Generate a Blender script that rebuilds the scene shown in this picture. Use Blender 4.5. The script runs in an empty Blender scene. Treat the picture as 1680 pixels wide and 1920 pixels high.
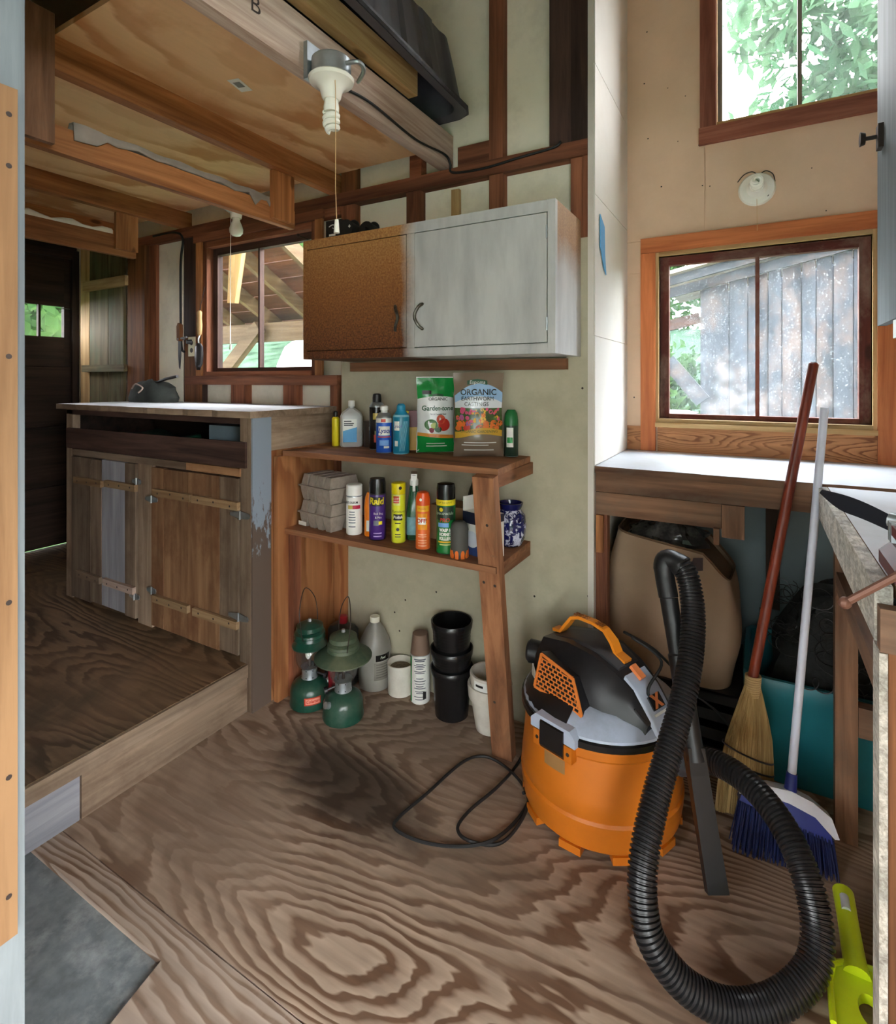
import bpy, bmesh, math, random
from mathutils import Vector, Matrix, Euler, noise
random.seed(7)
rnd = random.uniform
# ------------------------------------------------------------------ camera, sky, exposure
F_PX, YAW, HORIZON, CAM_H = 1015.0, math.radians(29.7), 713.0, 1.25
CY, SY = math.cos(YAW), math.sin(YAW)
scn = bpy.context.scene
cam_d = bpy.data.cameras.new('camera')
cam_d.sensor_fit = 'HORIZONTAL'; cam_d.sensor_width = 36.0
cam_d.lens = 36.0 * F_PX / 1680.0
cam_d.shift_y = -(960.0 - HORIZON) / 1680.0
cam_d.clip_start = 0.02; cam_d.clip_end = 200
cam = bpy.data.objects.new('camera', cam_d)
cam.location = (0, 0, CAM_H); cam.rotation_euler = (math.radians(90), 0, YAW)
scn.collection.objects.link(cam); scn.camera = cam
world = bpy.data.worlds.new('overcast_sky'); scn.world = world
world.use_nodes = True
wbg = world.node_tree.nodes['Background']
wbg.inputs['Color'].default_value = (0.96, 0.98, 1.0, 1)
wbg.inputs['Strength'].default_value = 9.0
vs = scn.view_settings
vs.view_transform = 'Standard'; vs.look = 'None'; vs.gamma = 1.0; vs.use_curve_mapping = False
vs.exposure = 1.45
try:
    scn.cycles.use_denoising = True
    scn.cycles.diffuse_bounces = 7; scn.cycles.max_bounces = 14; scn.cycles.transparent_max_bounces = 16
    scn.cycles.caustics_reflective = False; scn.cycles.caustics_refractive = False
    scn.cycles.sample_clamp_indirect = 6.0
except Exception:
    pass
C = scn.collection

# ------------------------------------------------------------------ places: from a direction of view to a point on a real plane
def ux(u, Y):
    k = (u - 840.0) / F_PX
    return Y * (k * CY - SY) / (k * SY + CY)
def vz(u, v, Y):
    k = (u - 840.0) / F_PX
    return CAM_H + (HORIZON - v) / F_PX * Y / (k * SY + CY)
def at(u, v, Y): return (ux(u, Y), Y, vz(u, v, Y))
def atd(u, v, d):
    k = (u - 840.0) / F_PX
    return Vector((d * (k * CY - SY), d * (k * SY + CY), CAM_H + (HORIZON - v) / F_PX * d))
def fl(u, v, z=0.0):
    return atd(u, v, F_PX * (CAM_H - z) / (v - HORIZON))

# ------------------------------------------------------------------ mesh helpers
class B:
    def __init__(s): s.bm = bmesh.new(); s.mi = 0; s.M = Matrix.Identity(4)
    def _f(s, vs_, mi=None):
        try:
            f = s.bm.faces.new(vs_); f.material_index = s.mi if mi is None else mi; return f
        except ValueError: return None
    def v(s, p): return s.bm.verts.new(s.M @ Vector(p))
    def box(s, x0, x1, y0, y1, z0, z1):
        a = [s.v(p) for p in ((x0,y0,z0),(x1,y0,z0),(x1,y1,z0),(x0,y1,z0),(x0,y0,z1),(x1,y0,z1),(x1,y1,z1),(x0,y1,z1))]
        for q in ((3,2,1,0),(4,5,6,7),(0,1,5,4),(1,2,6,5),(2,3,7,6),(3,0,4,7)): s._f([a[i] for i in q])
        return s
    def bar(s, p0, p1, w, t, up=(0,0,1)):            # a straight board from p0 to p1, w wide (sideways), t thick (along up)
        p0, p1 = Vector(p0), Vector(p1); d = (p1 - p0).normalized(); up = Vector(up)
        sd = d.cross(up).normalized(); u2 = sd.cross(d).normalized()
        a = []
        for p in (p0, p1):
            for (i, j) in ((-1,-1),(1,-1),(1,1),(-1,1)): a.append(s.v(p + sd * (w/2*i) + u2 * (t/2*j)))
        for q in ((3,2,1,0),(4,5,6,7),(0,1,5,4),(1,2,6,5),(2,3,7,6),(3,0,4,7)): s._f([a[i] for i in q])
        return s
    def hexa(s, pts):
        a = [s.v(p) for p in pts]
        for q in ((3,2,1,0),(4,5,6,7),(0,1,5,4),(1,2,6,5),(2,3,7,6),(3,0,4,7)): s._f([a[i] for i in q])
        return s
    def loft(s, rings, caps=True, closed=True, mis=None):
        R = [[s.v(p) for p in r] for r in rings]; n = len(R[0])
        for k in range(len(R) - 1):
            for i in range(n if closed else n - 1):
                j = (i + 1) % n
                s._f([R[k][i], R[k][j], R[k+1][j], R[k+1][i]], None if mis is None else mis[k])
        if caps and closed:
            s._f(list(reversed(R[0])), None if mis is None else mis[0]); s._f(R[-1], None if mis is None else mis[-1])
        return s
    def lathe(s, prof, seg=24, c=(0,0,0), mis=None, squash=1.0):
        rings = []
        for (r, z) in prof:
            rings.append([(c[0] + r*math.cos(2*math.pi*i/seg), c[1] + squash*r*math.sin(2*math.pi*i/seg), c[2] + z) for i in range(seg)])
        return s.loft(rings, True, True, mis)
    def cyl(s, p0, p1, r0, r1=None, seg=14):
        p0, p1 = Vector(p0), Vector(p1); r1 = r0 if r1 is None else r1
        return s.tube([p0, p1], [r0, r1], seg)
    def tube(s, pts, r, seg=8, caps=True, closed=False):
        pts = [Vector(p) for p in pts]; n = len(pts)
        rs = r if isinstance(r, (list, tuple)) else [r] * n
        rings = []; up = None
        for i in range(n):
            if closed: t = pts[(i+1) % n] - pts[i-1]
            else: t = pts[min(i+1, n-1)] - pts[max(i-1, 0)]
            t.normalize()
            if up is None:
                up = Vector((0,0,1)) if abs(t.z) < 0.9 else Vector((1,0,0))
            up = (up - t * up.dot(t)).normalized()
            sd = t.cross(up)
            rings.append([pts[i] + (up * math.cos(a) + sd * math.sin(a)) * rs[i] for a in [2*math.pi*k/seg for k in range(seg)]])
        if closed: rings.append(rings[0]); caps = False
        return s.loft(rings, caps)
    def prism(s, poly, a, b, axis='z'):
        def m(p, h):
            return {'z': (p[0], p[1], h), 'y': (p[0], h, p[1]), 'x': (h, p[0], p[1])}[axis]
        return s.loft([[m(p, a) for p in poly], [m(p, b) for p in poly]])
    def patch(s, r, a0, a1, z0, z1, seg=8):           # a piece of a cylinder's skin (a printed band)
        A = [[s.v((r*math.cos(a0+(a1-a0)*i/seg), r*math.sin(a0+(a1-a0)*i/seg), z)) for i in range(seg+1)] for z in (z0, z1)]
        for i in range(seg): s._f([A[0][i], A[0][i+1], A[1][i+1], A[1][i]])
        return s
    def quad(s, *p): s._f([s.v(q) for q in p]); return s
    def disc(s, c, r, n=(0,-1,0), seg=16, ry=None):
        n = Vector(n).normalized(); a = n.orthogonal().normalized(); b = n.cross(a); ry = ry or r
        s._f([s.v(Vector(c) + a*(r*math.cos(2*math.pi*i/seg)) + b*(ry*math.sin(2*math.pi*i/seg))) for i in range(seg)]); return s
    def sphere(s, c, r, seg=16, rings=10, sc=(1,1,1)):
        prof = []
        R = []
        for k in range(rings + 1):
            a = -math.pi/2 + math.pi*k/rings
            rr = max(math.cos(a), 0.02)*r
            R.append([(c[0]+sc[0]*rr*math.cos(2*math.pi*i/seg), c[1]+sc[1]*rr*math.sin(2*math.pi*i/seg), c[2]+sc[2]*r*math.sin(a)) for i in range(seg)])
        return s.loft(R)

def spline(pts, n=12, closed=False):
    P = [Vector(p) for p in pts]; out = []; m = len(P)
    for i in range(m if closed else m - 1):
        if closed: a, b, c, d = P[i-1], P[i], P[(i+1) % m], P[(i+2) % m]
        else: a, b, c, d = P[max(i-1,0)], P[i], P[i+1], P[min(i+2,m-1)]
        for k in range(n):
            t = k/n
            out.append(0.5*((2*b) + (c-a)*t + (2*a-5*b+4*c-d)*t*t + (-a+3*b-3*c+d)*t**3))
    if not closed: out.append(P[-1])
    return out

def mesh_of(b, bevel=0.0, smooth=False, bseg=1):
    bm = b.bm
    if bevel > 0:
        bmesh.ops.bevel(bm, geom=[e for e in bm.edges if e.is_manifold and e.calc_face_angle(0) > 0.5], offset=bevel, segments=bseg, affect='EDGES', profile=0.6, clamp_overlap=True)
    bmesh.ops.recalc_face_normals(bm, faces=bm.faces)
    me = bpy.data.meshes.new('mesh'); bm.to_mesh(me); bm.free()
    if smooth:
        me.shade_smooth()
        try: me.set_sharp_from_angle(angle=0.65 if smooth is True else smooth)
        except Exception: pass
    return me

def obj(name, b, m, parent=None, bevel=0.0, smooth=False, loc=None, label=None, bseg=1):
    me = b if isinstance(b, bpy.types.Mesh) else mesh_of(b, bevel, smooth, bseg)
    me.name = name
    if not len(me.materials):
        for x in (m if isinstance(m, (list, tuple)) else [m]): me.materials.append(x)
    o = bpy.data.objects.new(name, me); C.objects.link(o)
    if parent: o.parent = parent
    if loc is not None: o.location = loc
    if label: o['label'] = label
    return o
def box(name, m, x0, x1, y0, y1, z0, z1, parent=None, bevel=0.002, label=None):
    # local origin in the middle of the piece so that grain differs from piece to piece
    c = Vector(((x0+x1)/2, (y0+y1)/2, (z0+z1)/2))
    b = B(); b.box(x0-c.x, x1-c.x, y0-c.y, y1-c.y, z0-c.z, z1-c.z)
    return obj(name, b, m, parent, bevel=min(bevel, abs(x1-x0)/4, abs(y1-y0)/4, abs(z1-z0)/4), loc=c, label=label)
def tag(o, label, cat, group=None, kind=None):
    if label: o['label'] = label
    if cat: o['category'] = cat
    if group: o['group'] = group
    if kind: o['kind'] = kind
    return o
def thing(name, label, cat, loc=(0,0,0), rz=0.0, group=None):
    o = bpy.data.objects.new(name, None); C.objects.link(o); o.empty_display_size = 0.05
    o.location = loc; o.rotation_euler = (0, 0, rz)
    return tag(o, label, cat, group)
def struct(name, b, m, label, bevel=0.0, cat=None):
    o = obj(name, b, m, None, bevel=bevel); o['kind'] = 'structure'; o['label'] = label
    return o
def sroot(name, label):
    o = bpy.data.objects.new(name, None); C.objects.link(o); o['kind'] = 'structure'; o['label'] = label
    return o

# flat print: lettering laid on a surface by a mapping (x, y) -> local point
_tc = {}
def text_mesh(s, size, shear=0.0, space=1.0, bold=0.0):
    cu = bpy.data.curves.new('lettering', 'FONT'); cu.body = s; cu.size = size; cu.align_x = 'CENTER'; cu.align_y = 'CENTER'
    cu.shear = shear; cu.space_character = space; cu.resolution_u = 3; cu.offset = bold
    o = bpy.data.objects.new('lettering', cu)
    C.objects.link(o)
    dg = bpy.context.evaluated_depsgraph_get()
    me = bpy.data.meshes.new_from_object(o.evaluated_get(dg))
    bpy.data.objects.remove(o); bpy.data.curves.remove(cu)
    return me
def txt(s, size, m, parent, fn, shear=0.0, space=1.0, wx=None, bold=0.0, name='lettering'):
    me = text_mesh(s, size, shear, space, bold)
    if wx and len(me.vertices):
        xs = [v.co.x for v in me.vertices]; k = wx / max(max(xs) - min(xs), 1e-5)
        for v in me.vertices: v.co.x *= k
    for v in me.vertices: v.co = Vector(fn(v.co.x, v.co.y))
    me.materials.clear(); me.materials.append(m)
    return obj(name, me, m, parent)
def oncyl(r, a0, z0): return lambda x, y: (r*math.cos(a0 + x/r), r*math.sin(a0 + x/r), z0 + y)
def onface(o, ex, ey):
    o, ex, ey = Vector(o), Vector(ex).normalized(), Vector(ey).normalized()
    return lambda x, y: o + ex*x + ey*y

# ------------------------------------------------------------------ materials
def S(r, g, b):
    f = lambda c: (c/255/12.92) if c/255 <= 0.04045 else ((c/255 + 0.055)/1.055)**2.4
    return (f(r), f(g), f(b), 1.0)
def _new(name):
    m = bpy.data.materials.new(name); m.use_nodes = True; nt = m.node_tree
    return m, nt, nt.nodes['Principled BSDF']
def N(nt, t, **kw):
    n = nt.nodes.new(t)
    for k, v_ in kw.items():
        if k in n.inputs: n.inputs[k].default_value = v_
        else: setattr(n, k, v_)
    return n
def coords(nt, scale=(1,1,1), rand=True):
    tc = N(nt, 'ShaderNodeTexCoord'); mp = N(nt, 'ShaderNodeMapping'); mp.inputs['Scale'].default_value = scale
    if rand:
        oi = N(nt, 'ShaderNodeObjectInfo'); mul = N(nt, 'ShaderNodeMath', operation='MULTIPLY'); mul.inputs[1].default_value = 37.0
        ad = N(nt, 'ShaderNodeVectorMath', operation='ADD')
        nt.links.new(oi.outputs['Random'], mul.inputs[0]); nt.links.new(tc.outputs['Object'], ad.inputs[0]); nt.links.new(mul.outputs[0], ad.inputs[1])
        nt.links.new(ad.outputs[0], mp.inputs['Vector']); return mp, oi
    nt.links.new(tc.outputs['Object'], mp.inputs['Vector']); return mp, None
def ramp(nt, stops):
    r = N(nt, 'ShaderNodeValToRGB'); e = r.color_ramp.elements
    while len(e) < len(stops): e.new(0.5)
    for i, (p, c) in enumerate(stops): e[i].position = p; e[i].color = c
    return r
def mul(c, k): return (min(c[0]*k,1), min(c[1]*k,1), min(c[2]*k,1), 1)
def mixc(nt, fac, a, b, mode='MIX'):
    n = N(nt, 'ShaderNodeMix', data_type='RGBA', blend_type=mode)
    for s_, v_ in ((0, fac), (6, a), (7, b)):
        if hasattr(v_, 'links') or hasattr(v_, 'is_linked'): nt.links.new(v_, n.inputs[s_])
        else: n.inputs[s_].default_value = v_
    return n.outputs[2]
def bump(nt, bs, h, strength=0.3, dist=0.002):
    b = N(nt, 'ShaderNodeBump'); b.inputs['Strength'].default_value = strength; b.inputs['Distance'].default_value = dist
    nt.links.new(h, b.inputs['Height']); nt.links.new(b.outputs[0], bs.inputs['Normal'])
def paint(name, col, rough=0.5, var=0.12, scale=9.0, metal=0.0, bmp=0.0, dirt=None, dirt_amt=0.5, spec=0.5, alpha=None, trans=0.0):
    m, nt, bs = _new(name)
    mp, oi = coords(nt)
    nz = N(nt, 'ShaderNodeTexNoise', Scale=scale, Detail=5.0, Roughness=0.6); nt.links.new(mp.outputs[0], nz.inputs['Vector'])
    r = ramp(nt, [(0.32, mul(col, 1-var)), (0.68, mul(col, 1+var))]); nt.links.new(nz.outputs[0], r.inputs[0])
    out = r.outputs[0]
    if dirt:
        n2 = N(nt, 'ShaderNodeTexNoise', Scale=scale*0.45, Detail=8.0, Roughness=0.7); nt.links.new(mp.outputs[0], n2.inputs['Vector'])
        r2 = ramp(nt, [(0.48, (0,0,0,1)), (0.72, (dirt_amt,)*3 + (1,))]); nt.links.new(n2.outputs[0], r2.inputs[0])
        out = mixc(nt, r2.outputs[0], out, dirt)
    nt.links.new(out, bs.inputs['Base Color'])
    bs.inputs['Roughness'].default_value = rough; bs.inputs['Metallic'].default_value = metal
    bs.inputs['Specular IOR Level'].default_value = spec
    if trans: bs.inputs['Transmission Weight'].default_value = trans
    if bmp: bump(nt, bs, nz.outputs[0], bmp, 0.003)
    return m
def wood(name, light, dark, axis='x', across=26.0, along=1.6, rough=0.75, stain=None, stain_amt=0.6, vary=0.25, contrast=0.5, bmp=0.25, knots=True):
    m, nt, bs = _new(name)
    sc = {'x': (along, across, across), 'y': (across, along, across), 'z': (across, across, along)}[axis]
    mp, oi = coords(nt, sc)
    nz = N(nt, 'ShaderNodeTexNoise', Scale=1.0, Detail=7.0, Roughness=0.62, Distortion=0.6); nt.links.new(mp.outputs[0], nz.inputs['Vector'])
    mid = tuple((light[i]+dark[i])/2 for i in range(3)) + (1,)
    r = ramp(nt, [(0.5-contrast*0.32, dark), (0.5, mid), (0.5+contrast*0.3, light)]); nt.links.new(nz.outputs[0], r.inputs[0])
    # broad figure
    mp2 = N(nt, 'ShaderNodeMapping'); mp2.inputs['Scale'].default_value = tuple(0.16 if i != 'xyz'.index(axis) else 0.5 for i in range(3))
    nt.links.new(mp.outputs[0], mp2.inputs['Vector'])
    n3 = N(nt, 'ShaderNodeTexNoise', Scale=1.0, Detail=3.0); nt.links.new(mp2.outputs[0], n3.inputs['Vector'])
    r3 = ramp(nt, [(0.35, (0.62,0.62,0.62,1)), (0.7, (1.12,1.1,1.08,1))]); nt.links.new(n3.outputs[0], r3.inputs[0])
    out = mixc(nt, 1.0, r.outputs[0], r3.outputs[0], 'MULTIPLY')
    if stain:
        mp4 = N(nt, 'ShaderNodeMapping'); mp4.inputs['Scale'].default_value = tuple((0.22 if i != 'xyz'.index(axis) else 2.2) for i in range(3))
        nt.links.new(mp.outputs[0], mp4.inputs['Vector'])
        n4 = N(nt, 'ShaderNodeTexNoise', Scale=1.0, Detail=6.0, Roughness=0.7); nt.links.new(mp4.outputs[0], n4.inputs['Vector'])
        r4 = ramp(nt, [(0.47, (0,0,0,1)), (0.66, (stain_amt,)*3 + (1,))]); nt.links.new(n4.outputs[0], r4.inputs[0])
        out = mixc(nt, r4.outputs[0], out, stain)
    if knots:
        kx = tuple((7.0 if i != 'xyz'.index(axis) else 2.6) for i in range(3)); mpk = N(nt, 'ShaderNodeMapping'); mpk.inputs['Scale'].default_value = tuple(kx[i]/sc[i] for i in range(3)); nt.links.new(mp.outputs[0], mpk.inputs['Vector'])
        vk = N(nt, 'ShaderNodeTexVoronoi', Scale=1.0); nt.links.new(mpk.outputs[0], vk.inputs['Vector'])
        rk_ = ramp(nt, [(0.055, (.8,.8,.8,1)), (0.10, (0,0,0,1))]); nt.links.new(vk.outputs['Distance'], rk_.inputs[0])
        sp_ = N(nt, 'ShaderNodeSeparateColor'); nt.links.new(vk.outputs['Color'], sp_.inputs[0]); gt_ = N(nt, 'ShaderNodeMath', operation='GREATER_THAN'); gt_.inputs[1].default_value = 0.5; nt.links.new(sp_.outputs[0], gt_.inputs[0])
        mk_ = N(nt, 'ShaderNodeMath', operation='MULTIPLY'); nt.links.new(rk_.outputs[0], mk_.inputs[0]); nt.links.new(gt_.outputs[0], mk_.inputs[1])
        out = mixc(nt, mk_.outputs[0], out, mul(dark, .4))
    if vary:
        hs = N(nt, 'ShaderNodeHueSaturation'); mr = N(nt, 'ShaderNodeMapRange'); mr.inputs[3].default_value = 1-vary; mr.inputs[4].default_value = 1+vary
        nt.links.new(oi.outputs['Random'], mr.inputs[0]); nt.links.new(mr.outputs[0], hs.inputs['Value']); nt.links.new(out, hs.inputs['Color']); out = hs.outputs[0]
    nt.links.new(out, bs.inputs['Base Color']); bs.inputs['Roughness'].default_value = rough
    bs.inputs['Specular IOR Level'].default_value = 0.3
    if bmp: bump(nt, bs, nz.outputs[0], bmp, 0.002)
    return m
def ply(name, light, dark, axis='x', rings=16.0, fine=1.0, fx=0.9, fy=2.6, rough=0.7, stain=None, stain_amt=0.7, line=0.5, seed=0.0, wob=0.05, blot=None):
    # rotary-cut plywood: contour lines of a slow field, zigzag edges
    m, nt, bs = _new(name)
    sc = {'x': (fx, fy, fy), 'y': (fy, fx, fy), 'z': (fy, fy, fx)}[axis]
    mp, oi = coords(nt, sc, rand=False); mp.inputs['Location'].default_value = (seed, seed*1.7, 0)
    n1 = N(nt, 'ShaderNodeTexNoise', Scale=1.0, Detail=1.2, Roughness=0.35, Distortion=0.25); nt.links.new(mp.outputs[0], n1.inputs['Vector'])
    n2 = N(nt, 'ShaderNodeTexNoise', Scale=6.0, Detail=3.0, Roughness=0.55); nt.links.new(mp.outputs[0], n2.inputs['Vector'])
    ma = N(nt, 'ShaderNodeMath', operation='MULTIPLY_ADD'); ma.inputs[1].default_value = wob; nt.links.new(n2.outputs[0], ma.inputs[0]); nt.links.new(n1.outputs[0], ma.inputs[2])
    mu = N(nt, 'ShaderNodeMath', operation='MULTIPLY'); mu.inputs[1].default_value = rings; nt.links.new(ma.outputs[0], mu.inputs[0])
    fr = N(nt, 'ShaderNodeMath', operation='FRACT'); nt.links.new(mu.outputs[0], fr.inputs[0])
    mid = tuple(light[i]*0.7+dark[i]*0.3 for i in range(3)) + (1,)
    r = ramp(nt, [(0.0, light), (1-line-0.08, mid), (1-line*0.7, dark), (0.9, dark), (1.0, light)]); nt.links.new(fr.outputs[0], r.inputs[0])
    sc2 = {'x': (2.5, 60, 60), 'y': (60, 2.5, 60), 'z': (60, 60, 2.5)}[axis]
    mp2 = N(nt, 'ShaderNodeMapping'); mp2.inputs['Scale'].default_value = sc2
    tc = [n for n in nt.nodes if n.type == 'TEX_COORD'][0]; nt.links.new(tc.outputs['Object'], mp2.inputs['Vector'])
    n5 = N(nt, 'ShaderNodeTexNoise', Scale=1.0, Detail=4.0); nt.links.new(mp2.outputs[0], n5.inputs['Vector'])
    r5 = ramp(nt, [(0.3, (1-.22*fine,)*3 + (1,)), (0.7, (1+.1*fine,)*3 + (1,))]); nt.links.new(n5.outputs[0], r5.inputs[0])
    out = mixc(nt, 1.0, r.outputs[0], r5.outputs[0], 'MULTIPLY')
    # some of the sheet has little figure
    n6 = N(nt, 'ShaderNodeTexNoise', Scale=1.7, Detail=3.0); nt.links.new(tc.outputs['Object'], n6.inputs['Vector'])
    r6 = ramp(nt, [(0.42, (0,0,0,1)), (0.62, (0.75,)*3 + (1,))]); nt.links.new(n6.outputs[0], r6.inputs[0])
    out = mixc(nt, r6.outputs[0], out, mixc(nt, 1.0, mid, r5.outputs[0], 'MULTIPLY'))
    if stain:
        n7 = N(nt, 'ShaderNodeTexNoise', Scale=2.3, Detail=8.0, Roughness=0.65); n7.inputs['Distortion'].default_value = 0.6
        mp7 = N(nt, 'ShaderNodeMapping'); mp7.inputs['Location'].default_value = (seed*3+1.3, 2.2, 0); nt.links.new(tc.outputs['Object'], mp7.inputs['Vector']); nt.links.new(mp7.outputs[0], n7.inputs['Vector'])
        r7 = ramp(nt, [(0.5, (0,0,0,1)), (0.68, (stain_amt,)*3 + (1,))]); nt.links.new(n7.outputs[0], r7.inputs[0])
        out = mixc(nt, r7.outputs[0], out, stain)
    for (bx, by, br, bs_, bc, ba) in (blot or []):      # an old spill with a place and a shape of its own
        mpb = N(nt, 'ShaderNodeMapping'); mpb.vector_type = 'TEXTURE'; mpb.inputs['Location'].default_value = (bx, by, 0); mpb.inputs['Rotation'].default_value = (0,0,bs_); mpb.inputs['Scale'].default_value = (br, br*0.42, 1.0); nt.links.new(tc.outputs['Object'], mpb.inputs['Vector'])
        ln = N(nt, 'ShaderNodeVectorMath', operation='LENGTH'); nt.links.new(mpb.outputs[0], ln.inputs[0])
        nb_ = N(nt, 'ShaderNodeTexNoise', Scale=9.0, Detail=5.0); nt.links.new(tc.outputs['Object'], nb_.inputs['Vector'])
        am = N(nt, 'ShaderNodeMath', operation='MULTIPLY_ADD'); am.inputs[1].default_value = 0.9; nt.links.new(nb_.outputs[0], am.inputs[0]); nt.links.new(ln.outputs['Value'], am.inputs[2])
        rb = ramp(nt, [(0.0, (ba,)*3 + (1,)), (0.95, (ba*.9,)*3 + (1,)), (1.0, (0,0,0,1))]); rb.color_ramp.elements[1].position = 0.62
        sc_ = N(nt, 'ShaderNodeMath', operation='MULTIPLY'); sc_.inputs[1].default_value = 0.62; nt.links.new(am.outputs[0], sc_.inputs[0]); nt.links.new(sc_.outputs[0], rb.inputs[0])
        out = mixc(nt, rb.outputs[0], out, bc)
    nt.links.new(out, bs.inputs['Base Color']); bs.inputs['Roughness'].default_value = rough; bs.inputs['Specular IOR Level'].default_value = 0.35
    bump(nt, bs, fr.outputs[0], 0.12, 0.001)
    return m
def glass(name, dust=0.06, tint=(1,1,1,1), specks=0.0, gloss=0.015):
    m = bpy.data.materials.new(name); m.use_nodes = True; nt = m.node_tree; nt.nodes.remove(nt.nodes['Principled BSDF'])
    out = nt.nodes['Material Output']
    tr = N(nt, 'ShaderNodeBsdfTransparent'); tr.inputs[0].default_value = tint
    gl = N(nt, 'ShaderNodeBsdfGlossy'); gl.inputs['Roughness'].default_value = 0.05
    tl = N(nt, 'ShaderNodeBsdfTranslucent'); tl.inputs[0].default_value = (0.86, 0.9, 0.95, 1)
    df = N(nt, 'ShaderNodeBsdfDiffuse'); df.inputs[0].default_value = (0.7, 0.72, 0.74, 1)
    dd = N(nt, 'ShaderNodeMixShader'); dd.inputs[0].default_value = 0.3; nt.links.new(tl.outputs[0], dd.inputs[1]); nt.links.new(df.outputs[0], dd.inputs[2])
    m1 = N(nt, 'ShaderNodeMixShader'); m1.inputs[0].default_value = gloss; nt.links.new(tr.outputs[0], m1.inputs[1]); nt.links.new(gl.outputs[0], m1.inputs[2])
    m2 = N(nt, 'ShaderNodeMixShader'); nt.links.new(m1.outputs[0], m2.inputs[1]); nt.links.new(dd.outputs[0], m2.inputs[2])
    tc = N(nt, 'ShaderNodeTexCoord')
    nz = N(nt, 'ShaderNodeTexNoise', Scale=7.0, Detail=6.0); nt.links.new(tc.outputs['Object'], nz.inputs['Vector'])
    mr = N(nt, 'ShaderNodeMapRange'); mr.inputs[1].default_value = 0.3; mr.inputs[2].default_value = 0.75; mr.inputs[3].default_value = dust*0.5; mr.inputs[4].default_value = dust*1.6
    nt.links.new(nz.outputs[0], mr.inputs[0]); fac = mr.outputs[0]
    if specks:
        vo = N(nt, 'ShaderNodeTexVoronoi', Scale=85.0); nt.links.new(tc.outputs['Object'], vo.inputs['Vector'])
        lt = ramp(nt, [(0.10, (specks,)*3 + (1,)), (0.22, (0,0,0,1))]); nt.links.new(vo.outputs['Distance'], lt.inputs[0])
        ad = N(nt, 'ShaderNodeMath', operation='ADD', use_clamp=True); nt.links.new(fac, ad.inputs[0]); nt.links.new(lt.outputs[0], ad.inputs[1]); fac = ad.outputs[0]
    nt.links.new(fac, m2.inputs[0]); nt.links.new(m2.outputs[0], out.inputs['Surface'])
    return m
def leafmat(name, c1, c2):
    m = bpy.data.materials.new(name); m.use_nodes = True; nt = m.node_tree; nt.nodes.remove(nt.nodes['Principled BSDF'])
    tc = N(nt, 'ShaderNodeTexCoord'); nz = N(nt, 'ShaderNodeTexNoise', Scale=1.3, Detail=5.0); nt.links.new(tc.outputs['Object'], nz.inputs['Vector'])
    r = ramp(nt, [(0.35, c1), (0.65, c2)]); nt.links.new(nz.outputs[0], r.inputs[0])
    d = N(nt, 'ShaderNodeBsdfDiffuse'); t = N(nt, 'ShaderNodeBsdfTranslucent'); mx = N(nt, 'ShaderNodeMixShader'); mx.inputs[0].default_value = 0.45
    nt.links.new(r.outputs[0], d.inputs[0]); nt.links.new(r.outputs[0], t.inputs[0]); nt.links.new(d.outputs[0], mx.inputs[1]); nt.links.new(t.outputs[0], mx.inputs[2])
    nt.links.new(mx.outputs[0], nt.nodes['Material Output'].inputs['Surface']); return m

M = {}
def wx(key, light, dark, **kw):               # one timber in its three grain directions
    for a in 'xyz': M[key + '_' + a] = wood(key + '_' + a, light, dark, axis=a, **kw)
wx('redstud', S(166,106,76), S(104,60,42), vary=0.22)
wx('darkstud', S(98,74,66), S(56,40,36), vary=0.15)
wx('joist', S(206,142,90), S(142,88,50), vary=0.16)
wx('browner', S(150,98,60), S(92,56,34), vary=0.14)
wx('palejoist', S(214,196,182), S(160,132,116), vary=0.1)
wx('doorstop', S(146,112,78), S(120,88,58), vary=0.0, contrast=0.4)
wx('pine', S(214,182,132), S(176,138,88), vary=0.1, contrast=0.4)
wx('orange_trim', S(214,128,76), S(172,92,48), vary=0.1, contrast=0.4, rough=0.55)
wx('shelfwood', S(176,122,86), S(124,80,54), vary=0.12, stain=S(120,96,74), stain_amt=0.5)
wx('batten', S(178,150,114), S(140,110,78), vary=.12, contrast=.4)
wx('barn', S(172,152,130), S(112,92,74), vary=0.3, stain=S(84,62,46), stain_amt=0.5, contrast=0.7)
wx('barnbrown', S(172,134,98), S(116,80,54), vary=0.2, stain=S(96,52,30), stain_amt=0.6, contrast=0.7)
wx('barngrey', S(176,178,184), S(128,130,140), vary=0.1, contrast=0.8)
wx('greywood', S(150,146,142), S(98,92,88), vary=0.15)
wx('greypaint', S(128,136,140), S(98,106,110), vary=0.06, contrast=0.6)
wx('darkboard', S(62,46,36), S(34,24,18), vary=0.2)
wx('greenboard', S(142,128,94), S(92,80,58), vary=0.2, stain=S(98,112,84), stain_amt=0.5)
wx('benchwood', S(150,112,86), S(96,66,48), vary=0.15, stain=S(92,84,74), stain_amt=0.5)
wx('redcase', S(184,118,94), S(140,80,62), vary=.08, contrast=.4)
wx('oldred', S(132,66,54), S(86,40,34), vary=0.1, stain=S(180,160,140), stain_amt=0.35)
wx('rafter', S(128,108,82), S(98,78,56), vary=0.14)
wx('roofboard', S(120,76,52), S(82,50,34), vary=0.2)
wx('shedboard', S(64,70,80), S(44,49,56), vary=0.18, stain=S(132,104,86), stain_amt=0.3)
M['floorply'] = ply('floor_plywood', S(178,156,136), S(106,78,58), 'x', rings=50, fx=0.55, fy=2.0, wob=0.055, stain=S(126,106,88), stain_amt=0.5, seed=3.1, blot=[(-1.10,1.30,.36,-.22,S(52,42,34),.92),(-1.16,1.60,.40,.1,S(128,110,94),.6),(-.62,1.25,.2,.4,S(100,84,70),.5)])
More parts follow.
